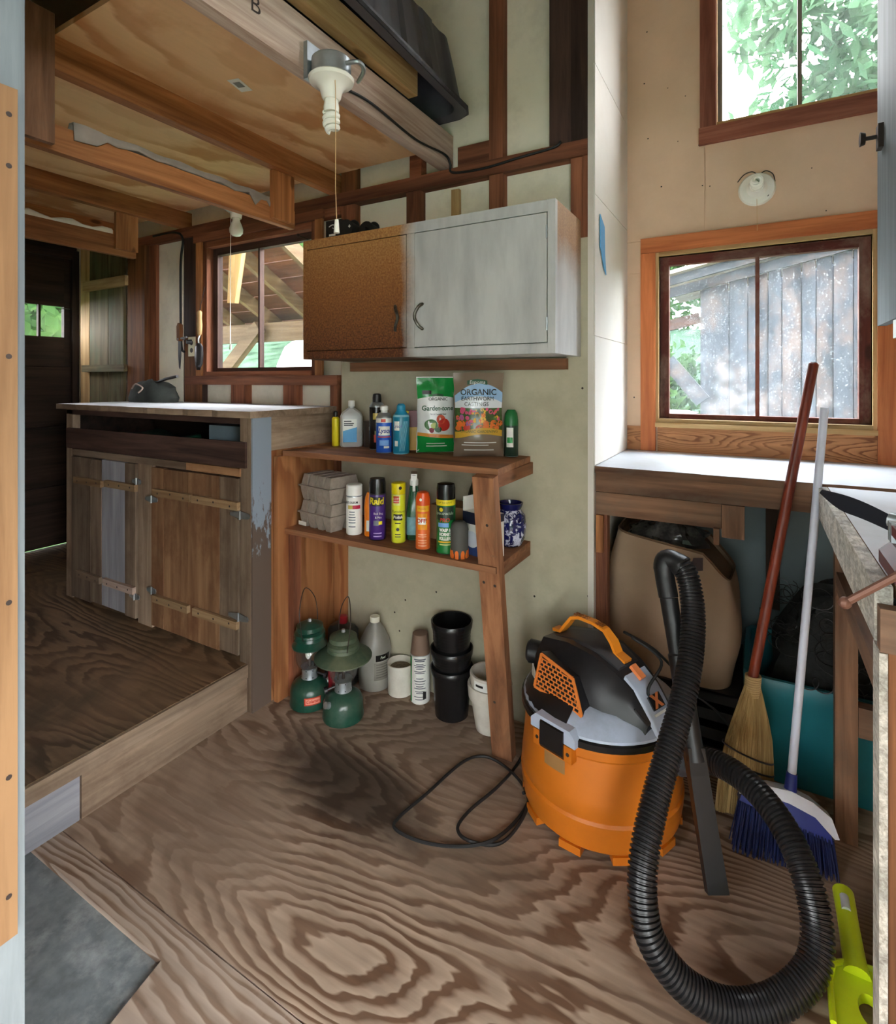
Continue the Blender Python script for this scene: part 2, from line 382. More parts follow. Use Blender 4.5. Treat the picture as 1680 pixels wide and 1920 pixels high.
M['floorply2'] = ply('floor_plywood_near', S(186,168,152), S(122,96,76), 'x', rings=48, fx=0.5, fy=1.9, wob=0.055, stain=S(176,160,148), stain_amt=0.6, seed=5.7)
M['platply'] = ply('platform_plywood', S(140,112,84), S(80,58,38), 'x', rings=32, fx=0.5, fy=2.4, wob=0.08, stain=S(70,62,44), stain_amt=0.7, seed=1.4)
M['ceilply'] = ply('loft_plywood', S(244,208,158), S(206,150,98), 'y', rings=7, fx=0.9, fy=1.9, line=0.4, seed=2.2, stain=S(196,136,84), stain_amt=0.55, wob=.12, fine=.2)
M['benchply'] = ply('sill_plywood', S(196,138,92), S(124,76,46), 'x', rings=34, fx=1.4, fy=7, line=0.35, seed=8.0)
M['sideply'] = ply('side_plywood', S(176,120,76), S(140,86,50), 'z', rings=10, fx=0.8, fy=3, seed=4.0, line=0.35)
M['sheath'] = paint('white_sheathing', S(246,239,218), 0.8, 0.04, 5, dirt=S(170,160,136), dirt_amt=0.45)
M['wallboard'] = paint('grey_green_wallboard', S(180,174,150), 0.85, 0.05, 14, dirt=S(154,147,122), dirt_amt=0.5, bmp=0.08)
M['beige'] = paint('beige_panel', S(224,192,162), 0.7, 0.04, 4, dirt=S(196,160,130), dirt_amt=0.35)
M['whitewall'] = paint('white_recess_boards', S(214,209,200), 0.7, 0.04, 4, dirt=S(190,176,156), dirt_amt=0.35)
M['greyfloor'] = paint('grey_painted_floor', S(122,130,134), 0.5, 0.25, 26, dirt=S(206,212,214), dirt_amt=0.5, bmp=0.15)
M['underbench'] = paint('grey_blue_underbench_panel', S(112,126,130), 0.8, 0.06, 5)
M['benchtop'] = paint('white_worn_benchtop', S(190,194,200), 0.5, 0.04, 6, dirt=S(158,156,148), dirt_amt=0.5)
M['roofbounce'] = paint('bounce_roof_underside', S(206,198,180), 0.9, 0.08, 3)  # pale tone chosen to bounce more light into the room
M['nearwall'] = paint('unpainted_near_wall', S(160,140,116), 0.85, 0.12, 3)
M['dark'] = paint('dark_void', S(40,36,32), 0.9, 0.2)
M['black'] = paint('black_plastic', S(26,26,28), 0.42, 0.15)
M['blackgloss'] = paint('black_gloss_plastic', S(20,20,22), 0.25, 0.1)
M['blackmatt'] = paint('black_rubber', S(24,24,25), 0.6, 0.2)
M['dusty'] = paint('dusty_black_plastic', S(50,50,54), 0.5, 0.2, 8, dirt=S(124,126,136), dirt_amt=0.7)
M['white'] = paint('white_plastic', S(232,232,226), 0.4, 0.03)
M['porcelain'] = paint('white_porcelain', S(238,236,224), 0.2, 0.02)
M['steel'] = paint('galvanised_steel', S(168,176,180), 0.4, 0.12, 30, metal=0.8)
M['brass'] = paint('dull_wire', S(110,96,70), 0.5, 0.1, metal=0.6)
M['nail'] = paint('nail_iron', S(60,50,46), 0.6, 0.2, metal=0.5)
M['leaf_a'] = leafmat('leaf_green', (0.018,0.05,0.014,1), (0.05,0.10,0.03,1))
M['leaf_b'] = leafmat('leaf_pale', (0.035,0.085,0.045,1), (0.085,0.15,0.085,1))
M['grass'] = paint('grass_ground', (0.04,0.075,0.03,1), 0.9, 0.35, 2.5, spec=0.0)
M['bankgrass'] = paint('bank_grass', (0.030,0.052,0.034,1), 0.9, 0.5, 2.0, spec=0.0)
M['bark'] = paint('tree_bark', S(84,70,56), 0.9, 0.25, 20, bmp=0.4)
M['glass1'] = glass('window_glass', 0.004)
M['glass2'] = glass('dusty_window_glass', 0.022, (0.93,0.97,1,1), specks=0.22)
M['glass3'] = glass('upper_window_glass', 0.012, specks=0.06)
def col(key, *rgb, rough=0.4, **kw):
    if key not in M: M[key] = paint(key, S(*rgb), rough, kw.pop('var', 0.06), kw.pop('scale', 14), **kw)
    return M[key]
# ================================================================== STRUCTURE
W, SH = 1.86, 1.90            # face of the studs, face of the sheathing
XC, YR = -0.483, 2.386        # corner of the bay, back wall of the bay
XR, XL, YN = 0.75, -3.92, 0.34
ROOF = 3.4
PZ = 0.18                     # raised floor
# ---- floor
b = B(); b.box(XL, XR, -0.6, 2.45, -0.12, -0.014)
floor = struct('floor', b, M['greyfloor'], 'grey painted floor slab under worn plywood sheets')
b = B(); b.prism([(-1.70,0.776),(XR,0.776),(XR,YR),(XC-0.02,YR),(XC-0.02,SH),(-1.70,SH)], -0.014, 0.0)
obj('plywood_sheet', b, M['floorply'], floor, bevel=0.0015)
b = B(); b.prism([(-1.70,0.706),(-1.115,0.707),(-1.09,0.585),(-1.09,-0.55),(XR,-0.55),(XR,0.773),(-1.70,0.773)], -0.014, 0.0)
obj('plywood_sheet', b, M['floorply2'], floor, bevel=0.0015)
# ---- raised floor with riser
plat = struct('floor_raised', B().box(XL, -1.70, YN, SH, 0.0, PZ-0.014), M['dark'], 'raised plywood floor one step up in front of the plank cabinet')
box('plywood_sheet', M['platply'], XL, -1.675, YN, SH, PZ-0.014, PZ, plat, 0.003)
box('riser_board', M['barn_y'], -1.70, -1.670, 0.822, 1.44, 0.0, PZ-0.05, plat, 0.003)
box('riser_board', M['barngrey_y'], -1.70, -1.672, YN, 0.818, 0.0, PZ-0.02, plat, 0.004)
box('riser_cap', M['barn_y'], -1.70, -1.664, YN, 1.44, PZ-0.05, PZ-0.002, plat, 0.003)
# ---- back wall: sheathing with the left window's hole
WX0, WX1, WZ0, WZ1 = -2.53, -1.775, 1.292, 1.955
b = B()
b.box(XL, WX0, SH, SH+0.02, 0, ROOF); b.box(WX1, XC, SH, SH+0.02, 0, ROOF)
b.box(WX0, WX1, SH, SH+0.02, 0, WZ0); b.box(WX0, WX1, SH, SH+0.02, WZ1, ROOF)
wb = struct('wall_back', b, M['sheath'], 'white sheathing between brown studs behind the metal wall cabinet')
def stud(u0, u1, z0, z1, m='redstud_z', name='stud', y0=W, y1=SH): return box(name, M[m], ux(u0,W), ux(u1,W), y0, y1, z0, z1, wb, 0.003)
LZ0, LZ1 = 2.025, 2.08
box('ledger', M['redstud_x'], -3.3, XC-.021, W-0.012, SH, LZ0, LZ1, wb, 0.004)
stud(917, 943, LZ1, ROOF); stud(1030, 1071, LZ1, ROOF, 'darkstud_z'); box('stud', M['darkstud_z'], ux(1072,W), XC-.021, W-0.01, SH, LZ1, ROOF, wb, 0.004)
stud(640, 665, 1.75, LZ0); stud(762, 788, 1.75, LZ0); stud(917, 943, 1.75, LZ0); box('stud', M['redstud_z'], ux(1070,W), ux(1092,W), W, SH, 1.70, LZ0, wb, 0.003); box('stud', M['redstud_z'], ux(1093,W), XC-.021, W-0.004, SH, 1.72, LZ0, wb, 0.003)
box('slat', M['pine_z'], ux(846,W+.02), ux(860,W+.02), W+.02, SH, 1.78, vz(852,355,W+.02), wb, 0.002)
box('blocking', M['redstud_x'], ux(856,W), ux(917,W), W+0.01, SH, LZ1, vz(885,268,W), wb, 0.003)
box('blocking', M['redstud_x'], ux(768,W), ux(790,W), W, SH, LZ1, 2.20, wb, 0.003)
stud(640, 665, LZ1, 2.22, 'browner_z')
# wallboard panel (grey green) below
box('wallboard', M['wallboard'], -1.60, XC-.021, W-0.008, W, 0.0, vz(1105,445,W), wb, 0.002)
for u in (640, 790, 930, 1080): box('stud', M['redstud_z'], ux(u,W), ux(u,W)+0.04, W, SH, 0.0, 1.70, wb, 0.003)
# nail holes in the wallboard
for (u, v) in ((1104,457),(1104,538),(1107,603),(1092,728),(1107,725),(1106,850),(758,692),(1103,1118),(760,1125),(740,1148),(818,1110),(749,1183),(637,1083),(1002,1118)):
    p = at(u, v, W-0.009); bb = B(); bb.disc((0,0,0), 0.004, (0,-1,0), 8); obj('nail_hole', bb, M['nail'], wb, loc=p)
# left of the window: boards, posts, strips of sheathing
for (u0, u1, m) in ((157,173,'pine_z'),(174,208,'greenboard_z'),(209,237,'greenboard_z')):
    box('board', M[m], ux(u0,W), ux(u1,W), W-0.018, W, PZ, vz(200,448,W), wb, 0.003)
for (u0, u1, y) in ((239,271,W-0.03),(272,293,W)):
    box('post', M['browner_z' if u0 < 260 else 'redstud_z'], ux(u0,y), ux(u1,y), y, SH, PZ, LZ0, wb, 0.004)
box('board_cleat', M['pine_x'], *sorted((ux(155,W-.05), ux(234,W-.05))), W-.05, W-.02, vz(195,540,W-.05), vz(195,522,W-.05), wb, 0.003)
box('board_cleat', M['greenboard_x'], *sorted((ux(153,W-.05), ux(232,W-.05))), W-.05, W-.02, vz(195,697,W-.05), vz(195,684,W-.05), wb, 0.003)
box('panel', M['sheath'], ux(294,W+.02), ux(344,W+.02), W+.018, SH, PZ, LZ0, wb, .002)
stud(345, 377, PZ, LZ0, 'darkstud_z')
box('stud', M['browner_z'], ux(347,W-.01), ux(376,W-.01), W-.012, W, 1.13, vz(350,632,W), wb, 0.003)
for (u0, u1) in ((433,460),(531,556),(619,631)): stud(u0, u1, PZ, vz(500,722,W), 'redstud_z')
box('header', M['redstud_x'], ux(378,W), ux(640,W), W-0.006, SH, vz(480,436,W)+.006, LZ0, wb, 0.003)
box('sill_plate', M['redstud_x'], ux(346,W-.03), ux(632,W-.03), W-0.03, SH, vz(500,722,W-.03), vz(500,704,W-.03), wb, 0.004)
# ---- window 1 (left): casing, sash, two panes
def window(name, label, x0, x1, z0, z1, Y, mull, jw, sw, mt, ms, g, cas=None, depth=0.08, mw=0.012):
    r = sroot(name, label)
    t = M[mt + '_z']; tx = M[mt + '_x']; s1 = M[ms + '_z']; s2 = M[ms + '_x']
    for (a, c_) in ((x0-jw, x0), (x1, x1+jw)): box('jamb', t, a, c_, Y-0.012, Y+depth, z0-jw, z1+jw, r, 0.002)
    box('head', tx, x0, x1, Y-0.012, Y+depth, z1, z1+jw, r, 0.002); box('sill', tx, x0, x1, Y-0.02, Y+depth, z0-jw, z0, r, 0.002)
    ys = Y + 0.028
    for (a, c_) in ((x0, x0+sw), (x1-sw, x1)): box('sash_stile', s1, a, c_, ys, ys+0.032, z0, z1, r, 0.003)
    box('sash_rail', s2, x0+sw, x1-sw, ys, ys+0.032, z1-sw, z1, r, 0.003); box('sash_rail', s2, x0+sw, x1-sw, ys, ys+0.032, z0, z0+sw*0.55, r, 0.003)
    box('muntin', s1, mull-mw/2, mull+mw/2, ys+0.002, ys+0.03, z0+sw*0.55, z1-sw, r, 0.003)
    for (a, c_) in ((x0+sw, mull-mw/2), (mull+mw/2, x1-sw)):
        box('pane', g, a-0.003, c_+0.003, ys+0.015, ys+0.018, z0+sw*0.55-0.003, z1-sw+0.003, r, 0.0)
    return r
w1 = window('window_1', 'two-pane window in brown frame over the plank cabinet', -2.525, -1.78, 1.295, 1.95, W+0.005, ux(490,W+.05), 0.03, 0.036, 'redstud', 'darkstud', M['glass1'], depth=0.085)
for (a, c_) in ((-2.60,-2.555), (-1.75,-1.705)): box('casing', M['joist_z'], a, c_, W-0.018, W-0.007, 1.262, 2.0, w1, 0.002)
box('casing', M['redstud_x'], -2.62, -1.70, W-0.02, W-0.007, 1.982, 2.024, w1, 0.002)
# ---- bay: left cheek, back wall with two windows
ch = struct('wall_bay_left', B().box(XC-0.02, XC, W-0.012, YR+0.02, 0.0, ROOF), M['whitewall'], 'narrow white side wall of the window bay, lit by the windows', bevel=0.001)
for (z0, z1) in ((0.96,1.40),(1.403,1.885),(1.888,2.33),(2.333,3.3)): box('panel', M['whitewall'], XC, XC+0.004, W-0.008, YR-0.002, z0, z1, ch, 0.001)
GX0, GX1, GZ0, GZ1 = -0.352, 0.352, 1.092, 1.762         # lower window opening
HX0, HX1, HZ0, HZ1 = -0.135, 0.42, 2.262, 2.95           # upper window opening
b = B(); y0, y1 = YR, YR+0.025
b.box(XC-0.02, GX0, y0, y1, 0, HZ0); b.box(GX1, XR, y0, y1, 0, HZ0); b.box(GX0, GX1, y0, y1, 0, GZ0); b.box(GX0, GX1, y0, y1, GZ1, HZ0)
b.box(XC-0.02, HX0, y0, y1, HZ0, ROOF); b.box(HX1, XR, y0, y1, HZ0, ROOF); b.box(HX0, HX1, y0, y1, HZ1, ROOF)
wr = struct('wall_bay_back', b, M['beige'], 'beige panelled wall of the window bay with two windows and a bare lamp')
xs = ux(1322, YR)
for (x0, x1, z0, z1) in ((XC+.004, xs-.002, 1.835, 3.3), (XC+.004, GX0-.06, 1.055, 1.70), (XC+.004, GX0-.06, 1.702, 1.833), (xs+.002, XR, 1.835, 2.19), (xs+.002, HX0-.05, 2.19, 3.3), (HX1+.05, XR, 2.19, 3.3), (GX1+.06, XR, 1.06, 1.833)):
    box('panel', M['beige'], x0, x1, YR-0.004, YR, z0, z1, wr, 0.001)
box('panel', M['underbench'], XC+.0045, XR, YR-0.004, YR, 0.0, 0.92, wr, 0.001)
for (x0, x1) in ((XC+.005, GX0-.07), (GX0-.005, GX1+.04)): box('apron_board', M['benchply'], x0, x1, YR-0.012, YR-0.003, 0.957, 1.058, wr, 0.002)
for (u, v) in ((1317,348),(1331,349),(1311,272),(1522,315),(1208,157),(1213,60),(1252,165),(1240,350),(1271,265),(1215,260),(1285,180),(1549,395),(1189,745)):
    p = at(u, v, YR-.0046); bb = B(); bb.disc((0,0,0), rnd(.002,.0045), (0,-1,0), 8); obj('nail_hole', bb, M['nail'], wr, loc=p)
w2 = window('window_2', 'dusty two-pane window in orange wood casing above the white bench', GX0, GX1, GZ0, GZ1, YR+0.0, ux(1420,YR+.05), 0.016, 0.034, 'pine', 'oldred', M['glass2'], depth=0.10, mw=0.014)
for (a, c_, z0) in ((GX0-0.07, GX0-0.012, 0.958), (GX1+0.012, GX1+0.075, 0.958)): box('casing', M['orange_trim_z'], a, c_, YR-0.022, YR-0.004, z0, GZ1+0.015, w2, 0.002)
box('casing', M['orange_trim_x'], GX0-0.07, GX1+0.075, YR-0.022, YR-0.004, GZ1+0.016, GZ1+0.078, w2, 0.002)
box('stool', M['pine_x'], GX0-0.012, GX1+0.012, YR-0.03, YR+0.03, GZ0-0.034, GZ0-0.016, w2, 0.002)
w3 = window('window_3', 'tall two-pane upper window in reddish casing high in the bay', HX0, HX1, HZ0, HZ1, YR, ux(1499,YR+.05), 0.014, 0.016, 'pine', 'greywood', M['glass3'], depth=0.10, mw=0.014)
for (a, c_) in ((HX0-0.062, HX0-0.004), (HX1+0.004, HX1+0.06)): box('casing', M['redcase_z'], a, c_, YR-0.022, YR-0.004, HZ0-0.012, HZ1+0.05, w3, 0.002)
box('casing', M['redcase_x'], HX0-0.066, HX1+0.06, YR-0.026, YR-0.004, HZ0-0.076, HZ0-0.012, w3, 0.002)
# ---- right, left, near walls, roof
wR = struct('wall_right', B().box(XR, XR+0.03, YN-0.1, YR+0.025, 0, ROOF), M['beige'], 'beige boarded wall beyond the right-hand bench')
DY0, DY1, DZ1 = 1.10, 1.93, 2.10
b = B(); b.box(XL-0.03, XL, YN-0.1, DY0, 0, ROOF); b.box(XL-0.03, XL, DY1, SH+0.02, 0, ROOF); b.box(XL-0.03, XL, DY0, DY1, DZ1, ROOF); b.box(XL-0.03, XL, DY0, DY1, 0, PZ+0.0)
wL = struct('wall_left', b, M['darkboard_y'], 'dark boarded end wall that holds the plank door')
JX0, JX1, JZ = -0.83, 0.58, 2.12
b = B(); b.box(XL, JX0-0.03, YN-0.1, YN, 0, ROOF); b.box(JX1, XR, YN-0.1, YN, 0, ROOF); b.box(JX0-0.03, JX1, YN-0.1, YN, JZ, ROOF)
wN = struct('wall_near', b, M['nearwall'], 'unpainted wall around the doorway the view looks in through')
box('door_post', M['greypaint_z'], JX0-0.12, JX0, 0.16, YN, 0, JZ, wN, 0.004)
box('door_stop', M['doorstop_z'], JX0, JX0+0.012, 0.15, 0.3275, 0.545, 1.62, wN, 0.003)
for z in (1.585, 1.52, 1.28, 0.97, 0.75, 0.60): bb = B(); bb.disc((0,0,0), 0.0035, (1,0,0), 8); obj('screw', bb, M['nail'], wN, loc=(JX0+0.0125, 0.318, z))
ceil = struct('ceiling', B().box(XL, XR, YN-0.1, YR+0.025, ROOF, ROOF+0.05), M['roofbounce'], 'brown joists and plywood loft floor overhead')
# loft floor
for (x0, x1) in ((-1.665,-1.094),(-2.24,-1.668),(-2.85,-2.243),(XL,-2.853)):
    box('loft_plywood', M['ceilply'], x0, x1, 0.735, W-.001, 2.172, 2.187, ceil, 0.001)
box('joist', M['palejoist_y'], -1.092, -1.052, YN, 1.885, LZ1, 2.222, ceil, 0.003)
for (xc, m) in ((-1.645,'joist_y'),(-2.215,'joist_y'),(-2.735,'joist_y'),(-3.3,'joist_y')): box('joist', M[m], xc-0.02, xc+0.02, YN, SH, LZ1+0.001, 2.171, ceil, 0.003)
# ---- door in the end wall (dark planks, two small panes)
d1 = sroot('door_1', 'dark plank door with a small two-pane light in the end wall')
PY0, PY1, QZ0, QZ1 = 1.50, 1.822, 1.528, 1.728
n = 5
for i in range(n):
    a = PZ+0.012 + (DZ1-PZ-0.012)*i/n; c_ = PZ+0.012 + (DZ1-PZ-0.012)*(i+1)/n
    if c_ < QZ0 or a > QZ1: box('plank', M['darkboard_y'], XL-0.03, XL+0.005, DY0, DY1, a, c_-0.004, d1, 0.002)
    else:
        box('plank', M['darkboard_y'], XL-0.03, XL+0.005, DY0, PY0-.1, a, c_-0.004, d1, 0.002); box('plank', M['darkboard_y'], XL-0.03, XL+0.005, PY1, DY1, a, c_-0.004, d1, 0.002)
        if a < QZ0: box('plank', M['darkboard_y'], XL-0.03, XL+0.005, PY0-.1, PY1, a, QZ0, d1, 0.002)
        if c_ > QZ1: box('plank', M['darkboard_y'], XL-0.03, XL+0.005, PY0-.1, PY1, QZ1, c_-0.004, d1, 0.002)
box('backing', M['darkboard_z'], XL-0.045, XL-0.031, DY0, DY1, PZ+0.014, QZ0-.004, d1, 0); box('backing', M['darkboard_z'], XL-0.045, XL-0.031, DY0, DY1, QZ1+.004, DZ1, d1, 0)
for (a, c_) in ((PY0-.1, 1.677),(1.69, PY1)): box('pane', M['glass1'], XL-0.015, XL-0.012, a, c_, QZ0, QZ1, d1, 0)
box('muntin', M['darkboard_z'], XL-0.02, XL+0.004, 1.677, 1.69, QZ0, QZ1, d1, 0.001)
box('door_frame', M['darkboard_z'], XL, XL+0.03, DY1-0.07, DY1+.015, PZ, DZ1, d1, 0.003)
box('door_frame', M['darkboard_y'], XL, XL+0.03, DY0, DY1-0.072, DZ1-0.06, DZ1+.03, d1, 0.003)
# ================================================================== LARGE FURNITURE
def topf(o):
    for f in o.data.polygons:
        if f.normal.z > 0.7: f.material_index = 1
    return o
def winv(root): return (Matrix.Translation(root.location) @ root.rotation_euler.to_matrix().to_4x4()).inverted()
# ---- plank cabinet on the raised floor
YF, XA, XB, CZ = 1.40, -2.985, -1.64, 1.108
cab = thing('plank_cabinet', 'low cabinet of weathered planks with hinged doors on the raised floor', 'cabinet', (0,0,0))
b = B(); b.box(XA, XB-0.02, YF+0.03, 1.855, PZ, CZ); 
b = B(); b.box(XA, XA+.02, YF+.03, 1.855, PZ, CZ); b.box(XA, XB-.05, 1.84, 1.855, PZ, CZ); b.box(XA, XB-.05, YF+.03, 1.855, 0.885, 0.90); b.box(XA, XB-.05, YF+.04, 1.855, PZ, PZ+.02)
obj('carcass', b, M['darkboard_x'], cab)
def cx(u): return ux(u, YF)
box('stile', M['barn_z'], XA, cx(136), YF, YF+.035, PZ, CZ, cab, 0.003)
box('stile', M['barn_z'], cx(259), cx(285), YF, YF+.035, PZ, 0.90, cab, 0.003)
box('stile', M['barn_z'], cx(451), cx(471), YF-.002, YF+.035, 0.0, CZ, cab, 0.003)
bx0 = cx(471)
b = B(); b.box(-.02, .02, -.045, .045, -CZ/2, CZ/2)
m, nt, bs = _new('flaking_blue_paint')
mp, oi = coords(nt, (14, 14, 5), rand=False)
nz = N(nt, 'ShaderNodeTexNoise', Scale=3.0, Detail=8.0, Roughness=0.7); nt.links.new(mp.outputs[0], nz.inputs['Vector'])
sx = N(nt, 'ShaderNodeSeparateXYZ'); tc = [n_ for n_ in nt.nodes if n_.type == 'TEX_COORD'][0]; nt.links.new(tc.outputs['Object'], sx.inputs[0])
mr = N(nt, 'ShaderNodeMapRange'); mr.inputs[1].default_value = -0.12; mr.inputs[2].default_value = 0.4; mr.inputs[3].default_value = -0.25; mr.inputs[4].default_value = 0.3; nt.links.new(sx.outputs['Z'], mr.inputs[0])
ad = N(nt, 'ShaderNodeMath', operation='ADD'); nt.links.new(nz.outputs[0], ad.inputs[0]); nt.links.new(mr.outputs[0], ad.inputs[1])
rr = ramp(nt, [(0.50, S(96,82,72)), (0.56, S(142,156,170))]); nt.links.new(ad.outputs[0], rr.inputs[0]); nt.links.new(rr.outputs[0], bs.inputs['Base Color']); bs.inputs['Roughness'].default_value = 0.7
M['flakyblue'] = m
obj('corner_post', b, m, cab, bevel=0.003, loc=(XB-.022, YF+.045, CZ/2), label='corner post with flaking blue-grey paint')
box('side_panel', M['sideply'], XB-.02, XB-.004, YF+.092, 1.852, 0.0, vz(515,845,1.5), cab, 0.002)
box('side_panel', M['barn_y'], XB-.024, XB-.008, YF+.092, 1.852, vz(515,845,1.5), CZ, cab, 0.002)
box('slot_board', M['darkstud_x'], cx(129), cx(464), YF-.012, YF, 0.918, 1.016, cab, 0.003)
box('rail', M['barn_x'], cx(140), cx(352), YF-.008, YF+.02, 0.884, 0.914, cab, 0.003); box('rail', M['barnbrown_x'], cx(353), cx(453), YF-.010, YF+.02, 0.884, 0.914, cab, 0.003)
box('top_rail', M['darkstud_x'], XA, XB-.045, YF, YF+.03, 1.082, CZ, cab, 0.003)
def door(us, mats, battens):
    d = obj('door', B().box(cx(us[0]), cx(us[-1]), YF+.014, YF+.02, PZ+.02, .882), M['darkboard_z'], cab)
    for i in range(len(us)-1):
        box('plank', M[mats[i]], cx(us[i])+.001, cx(us[i+1])-.002, YF-0.004-rnd(0,.004), YF+.014, PZ+.012+rnd(0,.01), .88-rnd(0,.008), d, 0.003)
    for (u0, u1, v0, v1, m_) in battens:
        ya = YF-.024; x0, x1 = ux(u0,ya), ux(u1,ya); z0, z1 = vz(u0,v0,ya), vz(u1,v1,ya); zz = (z0+z1)/2
        bt = box('batten', M[m_], x0, x1, ya, YF-.008, zz-.015, zz+.015, d, 0.003)
        for k in (0.15, 0.5, 0.85):
            bb = B(); bb.disc((0,0,0), 0.0045, (0,-1,0), 8); obj('screw', bb, M['nail'], bt, loc=((x1-x0)*(k-.5), -(YF-.008-ya)/2-.0006, rnd(-.004,.004)))
    return d
dl = door((137,173,193,237,257), ('barn_z','barn_z','barngrey_z','barn_z'), ((137,188,900,908,'batten_x'),(195,252,905,918,'batten_x'),(142,185,1077,1088,'barn_x'),(192,248,1092,1108,'palejoist_x')))
dr = door((286,309,355,414,449), ('barnbrown_z','barnbrown_z','barnbrown_z','barn_z'), ((285,354,925,933,'batten_x'),(358,444,936,950,'batten_x'),(285,350,1126,1140,'batten_x'),(360,442,1150,1172,'batten_x')))
for (u, v, s_) in ((256,903,.6),(284,936,.8),(450,966,1.0),(252,1118,.7),(284,1107,.6),(447,1157,1.0)):
    p = at(u, v, YF-.012); b = B(); k = s_
    b.prism([(-.055*k,-.006),(0,-.014),(0.004,-.014),(.05*k,-.009),(.055*k,0),(.05*k,.009),(.004,.014),(0,.014),(-.055*k,.006)], -.0015, .0015, 'y'); b.cyl((0,-.002,-.016),(0,-.002,.016),.004,seg=8)
    obj('hinge', b, M['steel'], cab, loc=(p[0],p[1],p[2]))
# things in the slot
b = B(); b.loft([[(cx(150)+.5*t_, YF+.05+.25*s_, 0.902 + 0.085 + 0.012*math.sin(9*t_+5*s_) - .02*abs(t_-.4)) for t_ in [i/14 for i in range(15)]] for s_ in (0,.2,.5,1)], caps=False, closed=False)
me = mesh_of(b, smooth=True); gt = obj('folded_tarp', me, col('tarp_green',40,120,90, rough=0.5), None); md = gt.modifiers.new('s','SOLIDIFY'); md.thickness = 0.08; md.offset = -1
tag(gt, 'folded green tarp in the open slot under the cabinet top', 'tarp')
tag(box('grey_box', col('greyblue_box',120,140,150), cx(352), cx(434), YF+.10, YF+.25, 0.901, 1.06, None, .003), 'pale grey-blue box at the back of the cabinet slot', 'box')
# worktop of the cabinet: worn, chewed front edge
b = B(); x = XA-.02; pf = [];
while x < XB+.02: pf.append((x, YF-.035+rnd(-.006,.006))); x += 0.045
poly = pf + [(XB+.02, YF-.03),(XB+.015, 1.848),(XA-.02, 1.848)]
b.prism(poly, CZ+.001, CZ+.026); tp = tag(obj('counter_top', b, [M['barn_x'], M['benchtop']], None), 'white painted worktop with a chewed front edge on the plank cabinet', 'worktop')
topf(tp)
# ---- rusty metal wall cabinet
mY0, mX0, mX1, mZ0, mZ1 = 1.58, -1.562, -0.528, 1.332, 1.80
wc = thing('metal_wall_cabinet', 'white metal wall cabinet with a rusted left door hung over the shelves', 'cabinet', (mX0, W-.009, mZ0))
def rusty(name, mode):
    m, nt, bs = _new(name); tc = N(nt, 'ShaderNodeTexCoord'); sx = N(nt, 'ShaderNodeSeparateXYZ'); nt.links.new(tc.outputs['Object'], sx.inputs[0])
    nz = N(nt, 'ShaderNodeTexNoise', Scale=4.0, Detail=7.0, Roughness=0.6); nt.links.new(tc.outputs['Object'], nz.inputs['Vector'])
    fine = N(nt, 'ShaderNodeTexNoise', Scale=150.0, Detail=3.0); nt.links.new(tc.outputs['Object'], fine.inputs['Vector'])
    rust = ramp(nt, [(0.25, S(84,48,32)), (0.5, S(150,98,56)), (0.75, S(196,150,92))]); 
    mm = N(nt, 'ShaderNodeMath', operation='MULTIPLY_ADD'); mm.inputs[1].default_value = 0.5; nt.links.new(fine.outputs[0], mm.inputs[0])
    zr = N(nt, 'ShaderNodeMapRange'); zr.inputs[1].default_value = 0.0; zr.inputs[2].default_value = 0.42; zr.inputs[3].default_value = 0.02; zr.inputs[4].default_value = 0.36; nt.links.new(sx.outputs['Z'], zr.inputs[0]); nt.links.new(zr.outputs[0], mm.inputs[2]); nt.links.new(mm.outputs[0], rust.inputs[0])
    smp = N(nt, 'ShaderNodeMapping'); smp.inputs['Scale'].default_value = (7, 7, 1.6); nt.links.new(tc.outputs['Object'], smp.inputs['Vector'])
    sm = N(nt, 'ShaderNodeTexNoise', Scale=1.6, Detail=5.0, Roughness=0.6); nt.links.new(smp.outputs[0], sm.inputs['Vector'])
    wh = ramp(nt, [(0.3, S(172,174,174)), (0.62, S(202,203,201))]); nt.links.new(sm.outputs[0], wh.inputs[0])
    ax, a0, a1 = {'x': ('X', 0.475, 0.53), 'side': ('Z', 0.24, 0.36)}[mode]
    mr = N(nt, 'ShaderNodeMapRange'); mr.inputs[1].default_value = a0; mr.inputs[2].default_value = a1
    mr.inputs[3].default_value = 1.0 if mode == 'x' else 0.0; mr.inputs[4].default_value = 0.0 if mode == 'x' else 1.0
    jig = N(nt, 'ShaderNodeMath', operation='MULTIPLY_ADD'); jig.inputs[1].default_value = 0.10 if mode == 'x' else 0.3
    nt.links.new(nz.outputs[0], jig.inputs[0]); nt.links.new(sx.outputs[ax], jig.inputs[2])
    sb = N(nt, 'ShaderNodeMath', operation='SUBTRACT'); sb.inputs[1].default_value = 0.05 if mode == 'x' else 0.15; nt.links.new(jig.outputs[0], sb.inputs[0]); nt.links.new(sb.outputs[0], mr.inputs[0])
    fac = mr.outputs[0]
    if mode == 'side':      # paint survives in a patch low on the side
        mr.inputs[3].default_value = 0.12; mr.inputs[4].default_value = 0.8
    nt.links.new(mixc(nt, fac, wh.outputs[0], rust.outputs[0]), bs.inputs['Base Color']); bs.inputs['Roughness'].default_value = 0.5; bs.inputs['Specular IOR Level'].default_value = 0.35
    bump(nt, bs, fine.outputs[0], 0.15, 0.001); return m
M['rustx'] = rusty('rust_and_white_enamel', 'x'); M['rustside'] = rusty('rust_streaked_side', 'side')
dp = mY0 - (W-.009); wcx = mX1-mX0; wcz = mZ1-mZ0
b = B(); b.box(0, wcx, dp+.02, 0, 0, wcz); bo = obj('body', b, [M['rustx'], M['rustside']], wc, bevel=0.008, bseg=2)
for f in bo.data.polygons:
    if f.normal.x > 0.9: f.material_index = 1
